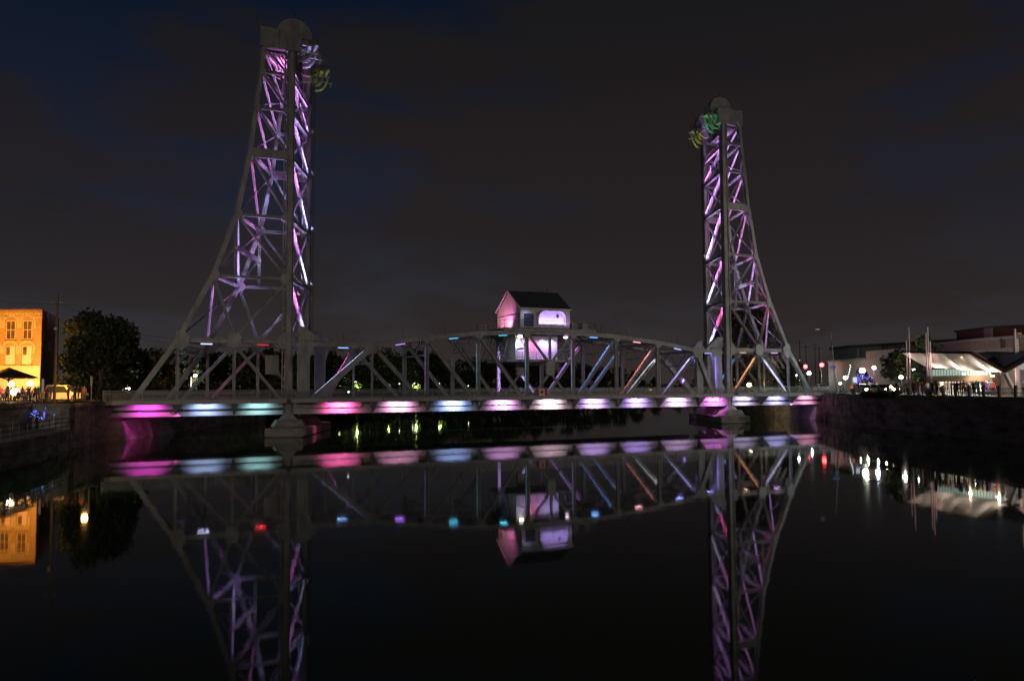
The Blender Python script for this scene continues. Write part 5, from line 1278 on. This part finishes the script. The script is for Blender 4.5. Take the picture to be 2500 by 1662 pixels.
# ------------------------------------------------------------ market pavilion
canvas = mat('canopy_membrane', (.66, .61, .56), .7, .05, 1); roofd = mat('dark_sheet', (.03, .033, .04), .8, .15, 1); fasc = mat('pink_lit_fascia', (.45, .26, .26), .6, .05); tan = mat('tan_cladding', (.50, .38, .27), .8, .06, 1)  # fascia colour includes the pink light falling on the canopy edge
t = empty('market_canopy', G(2370, 100), 'folded white canopy roof lit from below over the market', 'canopy')
A, Bp, C, D = G(2202, 112, zy(2202, 862, 112)), G(2375, 92, zy(2375, 864, 92)), G(2452, 88, zy(2452, 909, 88)), G(2262, 107, zy(2262, 897, 107))
MB().prism([A, Bp, C, D], (0, 0, .16)).build('roof_panel', canvas, t)
MB().beam(A+V((0, 0, .15)), Bp+V((0, 0, .15)), .3, .3, (0, 0, 1)).build('edge_beam', slate, t)
MB().beam(Bp+V((0, 0, .1)), C+V((0, 0, .1)), .34, .25, (0, 0, 1)).build('edge_beam', fasc, t)
Ee, Ff = G(2560, 82, zy(2560, 850, 82)), G(2470, 100, zy(2470, 862, 100))
MB().prism([C, Ee, G(2600, 98, zy(2600, 850, 98)), D+V((0, 0, .2))], (0, 0, .16)).build('roof_panel', canvas, t)
MB().beam(C+V((0, 0, .1)), Ee+V((0, 0, .1)), .34, .25, (0, 0, 1)).build('edge_beam', fasc, t)
MB().prism([Bp+fwh*.5+V((0, 0, .1)), C+fwh*.5+V((0, 0, .35)), Ee+fwh*.5+V((0, 0, .2)), G(2480, 92, zy(2480, 859, 92)), G(2410, 92.5, zy(2410, 858, 92.5))], fwh*.12).build('dark_infill', roofd, t)  # dark sheet filling the gap between the canopy edges
MB().beam(C-V((0, 0, .1)), G(2478, 88, 4.5), .35, .35).build('raking_strut', whitep, t)
for u, px in ((.2, 2293), (.52, 2345), (.86, 2405)):
    q = D.lerp(C, u)-V((0, 0, .45)); tg = (A.lerp(Bp, u-.12))-V((0, 0, .3))
    MB().cyl(q-V((0, 0, .15)), q, .16, 10, .2).build('uplight', glow('uplight_glow', (1, .85, .7), 4), t)
    spot(q+V((0, 0, .05)), D.lerp(C, u).lerp(A.lerp(Bp, u), .45)+V((0, 0, -.15)), (1, .84, .70), 4800, 44, 1.0, .1)
    light('POINT', q-fwh*.4, None, (1, .8, .62), 260, shadow_soft_size=.1)
t = empty('market_building', G(2340, 102), 'open fronted market building with tan beam under the canopy', 'building')
P0, P1 = G(2254, 104, 0), G(2440, 94.5, 0); dd = (P1-P0).normalized(); nb_ = V((-dd.y, dd.x, 0)); nb_ = nb_ if nb_.dot(fwh) > 0 else -nb_
LL = (P1-P0).length
def mbx(name, x0, x1, y0, y1, z0, z1, m_):
    f_ = lambda x, y, z: P0+dd*x+nb_*y+V((0, 0, z)); return MB().loft([[f_(x0, y0, z0), f_(x1, y0, z0), f_(x1, y1, z0), f_(x0, y1, z0)], [f_(x0, y0, z1), f_(x1, y0, z1), f_(x1, y1, z1), f_(x0, y1, z1)]]).build(name, m_, t)
zb0, zb1 = 6.2, 6.95
mbx('beam', 0, LL-1.0, 0, .5, zb0, zb1, tan); mbx('roof', .2, LL, .51, 9, 7.0, 7.15, slate); mbx('back_wall', .2, LL+4, 8.6, 9, 4.5, 8.2, lw)
mbx('side_wall', 0, .3, .51, 9, 4.5, 6.99, tan); mbx('corner_pier', LL-1.0, LL-.1, -.05, .8, 4.5, 7.4, wood); mbx('end_block', LL-.1, LL+2.2, .2, 9, 4.5, 7.5, lw)
mbx('door_frame', .2, 1.9, -.1, .5, 4.5, 6.3, wood); mbx('door', .45, 1.65, -.13, -.101, 4.5, 6.1, lw)
for k in range(3): mbx('door_pane', .75+.32*k, .98+.32*k, -.15, -.131, 4.9, 5.8, glassd)
for k in range(26): mbx('clerestory_mullion', .4+LL*k/26, .44+LL*k/26, .1, .16, zb1, 7.75, black)
mbx('clerestory_glass', .3, LL, .12, .14, zb1, 7.75, glow('clerestory', (.45, .62, .55), .55))
R = random.Random(3); sc_ = [(.75, .8, .85), (.4, .65, .75), (.8, .3, .35), (.3, .55, .4), (.85, .75, .55), (.5, .4, .6)]
for k in range(24):
    x = 2.4+(LL-3.6)*k/24; c = R.choice(sc_); h = R.uniform(.5, 1.3); z0 = R.uniform(4.9, 5.5)
    mbx('stall_display', x, x+R.uniform(.3, .7), 6+R.uniform(-.8, 1), 7.6, z0, z0+h, cm('display_%d' % sc_.index(c), c))
for k in range(5):
    x = 2.6+(LL-4)*k/4.4; f_ = P0+dd*x+nb_*3.5; light('POINT', V((f_.x, f_.y, 6.8)), None, [(.75, .92, 1), (1, .85, .75), (.65, 1, .95)][k % 3], 480, shadow_soft_size=.3)
    mb = MB(); mb.ball((f_.x, f_.y, 6.86), .12, 8); mb.build('hanging_lamp', glow('market_bulb', (.95, .97, 1), 2.5), t)
spot(G(2350, 95, 9.2), G(2350, 100, 6.4), (1, .72, .48), 420, 120, .9, .2)  # added fill light to brighten the tan beam
t = empty('display_hall', G(2500, 96), 'glazed lit hall at the right edge beyond the masts', 'building')
slab(t, 'wall', 2484, 2600, 880, 878, 99, 95, glow('hall_glass', (.62, .66, .62), .28), 3); slab(t, 'column', 2484, 2487, 880, 880, 98.7, 98.6, whitep, .3); slab(t, 'sill_wall', 2483, 2600, 940, 940, 98.5, 94.5, gw, .4)
# white masts
for k, (px, y0, dp) in enumerate(((2214, 833, 110), (2221, 799, 109), (2262, 812, 103.5), (2267, 799, 103), (2272, 833, 102.5), (2480, 803, 89), (2485, 827, 89.5))):
    t = empty('mast', G(px, dp, 4.5), ['short left mast of the leftmost mast pair', 'tall pink tipped mast of the leftmost pair', 'left mast of the middle group of three', 'tallest mast of the middle group of three', 'short right mast of the middle group of three', 'tall thick pink mast at the right edge', 'shorter mast behind the tall one at the right edge'][k], 'mast', 'white masts around the market')
    r_ = .10 if px < 2400 else .14
    MB().cyl(G(px, dp, 4.45), G(px, dp, zy(px, y0, dp)), r_, 10, r_*.9).build('tube', mat('mast_paint', (.62, .5, .5), .4, .05) if k == 0 else bpy.data.materials['mast_paint'], t); MB().cyl(G(px, dp, 4.45), G(px, dp, 4.75), r_*1.8, 10).build('base', steel2, t)
    light('SPOT', G(px-5, dp-1.2, 4.9), G(px, dp, 12), (1, .55, .58), 380, spot_size=math.radians(34), spot_blend=.8, shadow_soft_size=.1)
# quay railing with thick posts
t = empty('quay_railing', G(2350, 90, 4.5), 'dark railing with thick posts along the right quay edge', 'railing')
ra, rb_ = V((94.6, -19.2, 0)), V((76.5, -59, 0)); LL2 = (rb_-ra).length; kk = int(LL2/2.6)
for k in range(kk+1):
    q = ra.lerp(rb_, k/kk); q = q+V((.9, .2, 0)); MB().cyl(vert(q, 4.5), vert(q, 5.62), .17, 8).build('post', black, t); MB().cyl(vert(q, 5.62), vert(q, 5.72), .21, 8, .12).build('cap', black, t)
for z in (4.95, 5.4): MB().cyl(vert(ra, z)+V((.9, .2, 0)), vert(rb_, z)+V((.9, .2, 0)), .035, 6).build('rail', black, t)
t = empty('approach_railing', G(2060, 120, 4.6), 'pale railing along the pavement right of the bridge end', 'railing')
pr_ = [G(2026, 131), G(2062, 127), G(2092, 119), G(2108, 112)]
for a, b_ in zip(pr_[:-1], pr_[1:]):
    for z in (4.75, 5.05, 5.35, 5.62): MB().beam(vert(a, z), vert(b_, z), .04, .04, (0, 0, 1)).build('rail', galv, t)
    for u in (0, .5): q = a.lerp(b_, u); MB().beam(vert(q, 4.3), vert(q, 5.65), .07, .07).build('rail_post', galv, t)
# shrubs on the quay edge
for k, px in enumerate((2118, 2140, 2160, 2182)):
    tree(G(px, 106-k*2, 4.4), .42, .9, ['low dark shrub under the left headlights', 'low dark shrub under the middle headlights', 'low dark shrub left of the crowd', 'low dark shrub beside the first onlookers'][k], 'shrubs along the quay edge', seed=80, mt=0, nl=900, ls=.16, nb=8, base=.02, name='shrub')
# crowd
tops_ = ['black', 'grey', 'pink', 'navy', 'white', 'brown', 'orange', 'purple', 'red', 'teal', 'beige']
CR = [(2206, 96, 'stand', 'black', 'black', 'dark figure at the left end of the crowd'), (2213, 98, 'hip', 'grey', 'black', 'person in grey beside the leftmost mast pair'), (2228, 95, 'walk', 'black', 'navy', 'dark walker right of the leftmost masts'),
      (2240, 97, 'stand', 'pink', 'pink', 'person dressed in pink left of the market door'), (2249, 92, 'lean', 'black', 'black', 'dark person leaning on the railing below the door'), (2262, 94, 'stand', 'white', 'navy', 'person in white in front of the market door'),
      (2274, 91, 'hip', 'navy', 'black', 'person in navy right of the market door'), (2285, 96, 'walk', 'brown', 'black', 'walker in brown under the left canopy light'), (2296, 92, 'sit', 'black', 'grey', 'crouched person in black on the quay'), (2304, 97, 'stand', 'orange', 'grey', 'fair person in orange inside the market front'),
      (2312, 93, 'stand', 'white', 'light blue', 'person in white and pale blue trousers'), (2320, 95, 'photo', 'red', 'black', 'person in red taking a photo'), (2328, 92, 'hip', 'black', 'black', 'tall dark figure left of centre in the crowd'), (2334, 90, 'stand', 'black', 'navy', 'tallest dark figure in the crowd'),
      (2343, 94, 'walk', 'grey', 'brown', 'walker in grey behind the tall dark figure'), (2350, 90, 'stand', 'brown', 'black', 'long haired figure in brown with her back turned'), (2358, 92, 'lean', 'navy', 'navy', 'person in navy leaning between posts'), (2366, 97, 'stand', 'beige', 'grey', 'person in beige at the stall displays'),
      (2374, 92, 'walk', 'black', 'black', 'dark walker with spread legs'), (2381, 95, 'photo', 'teal', 'black', 'person in teal raising a phone'), (2387, 91, 'hip', 'black', 'navy', 'stout dark figure right of the walker'), (2396, 94, 'stand', 'orange', 'brown', 'person in orange near the right canopy light'),
      (2404, 91, 'stand', 'purple', 'purple', 'person in purple near the end of the crowd'), (2413, 95, 'hip', 'white', 'grey', 'person in white by the corner pier'), (2421, 92, 'stand', 'red', 'navy', 'person in red just left of the dark corner pier'), (2496, 92, 'stand', 'grey', 'black', 'lone person in grey at the right picture edge'),
      (2186, 104, 'stand', 'black', 'grey', 'lone dark person by the headlights'), (2056, 130, 'walk', 'purple', 'navy', 'pedestrian in purple on the approach pavement')]
for i, (px, dp, po, a_, b2, lb) in enumerate(CR): person(px, dp, 4.54, po, a_, b2, lb, 'people on the market quay', random.uniform(0, 6.28), 1.72+.05*(i % 4), i)
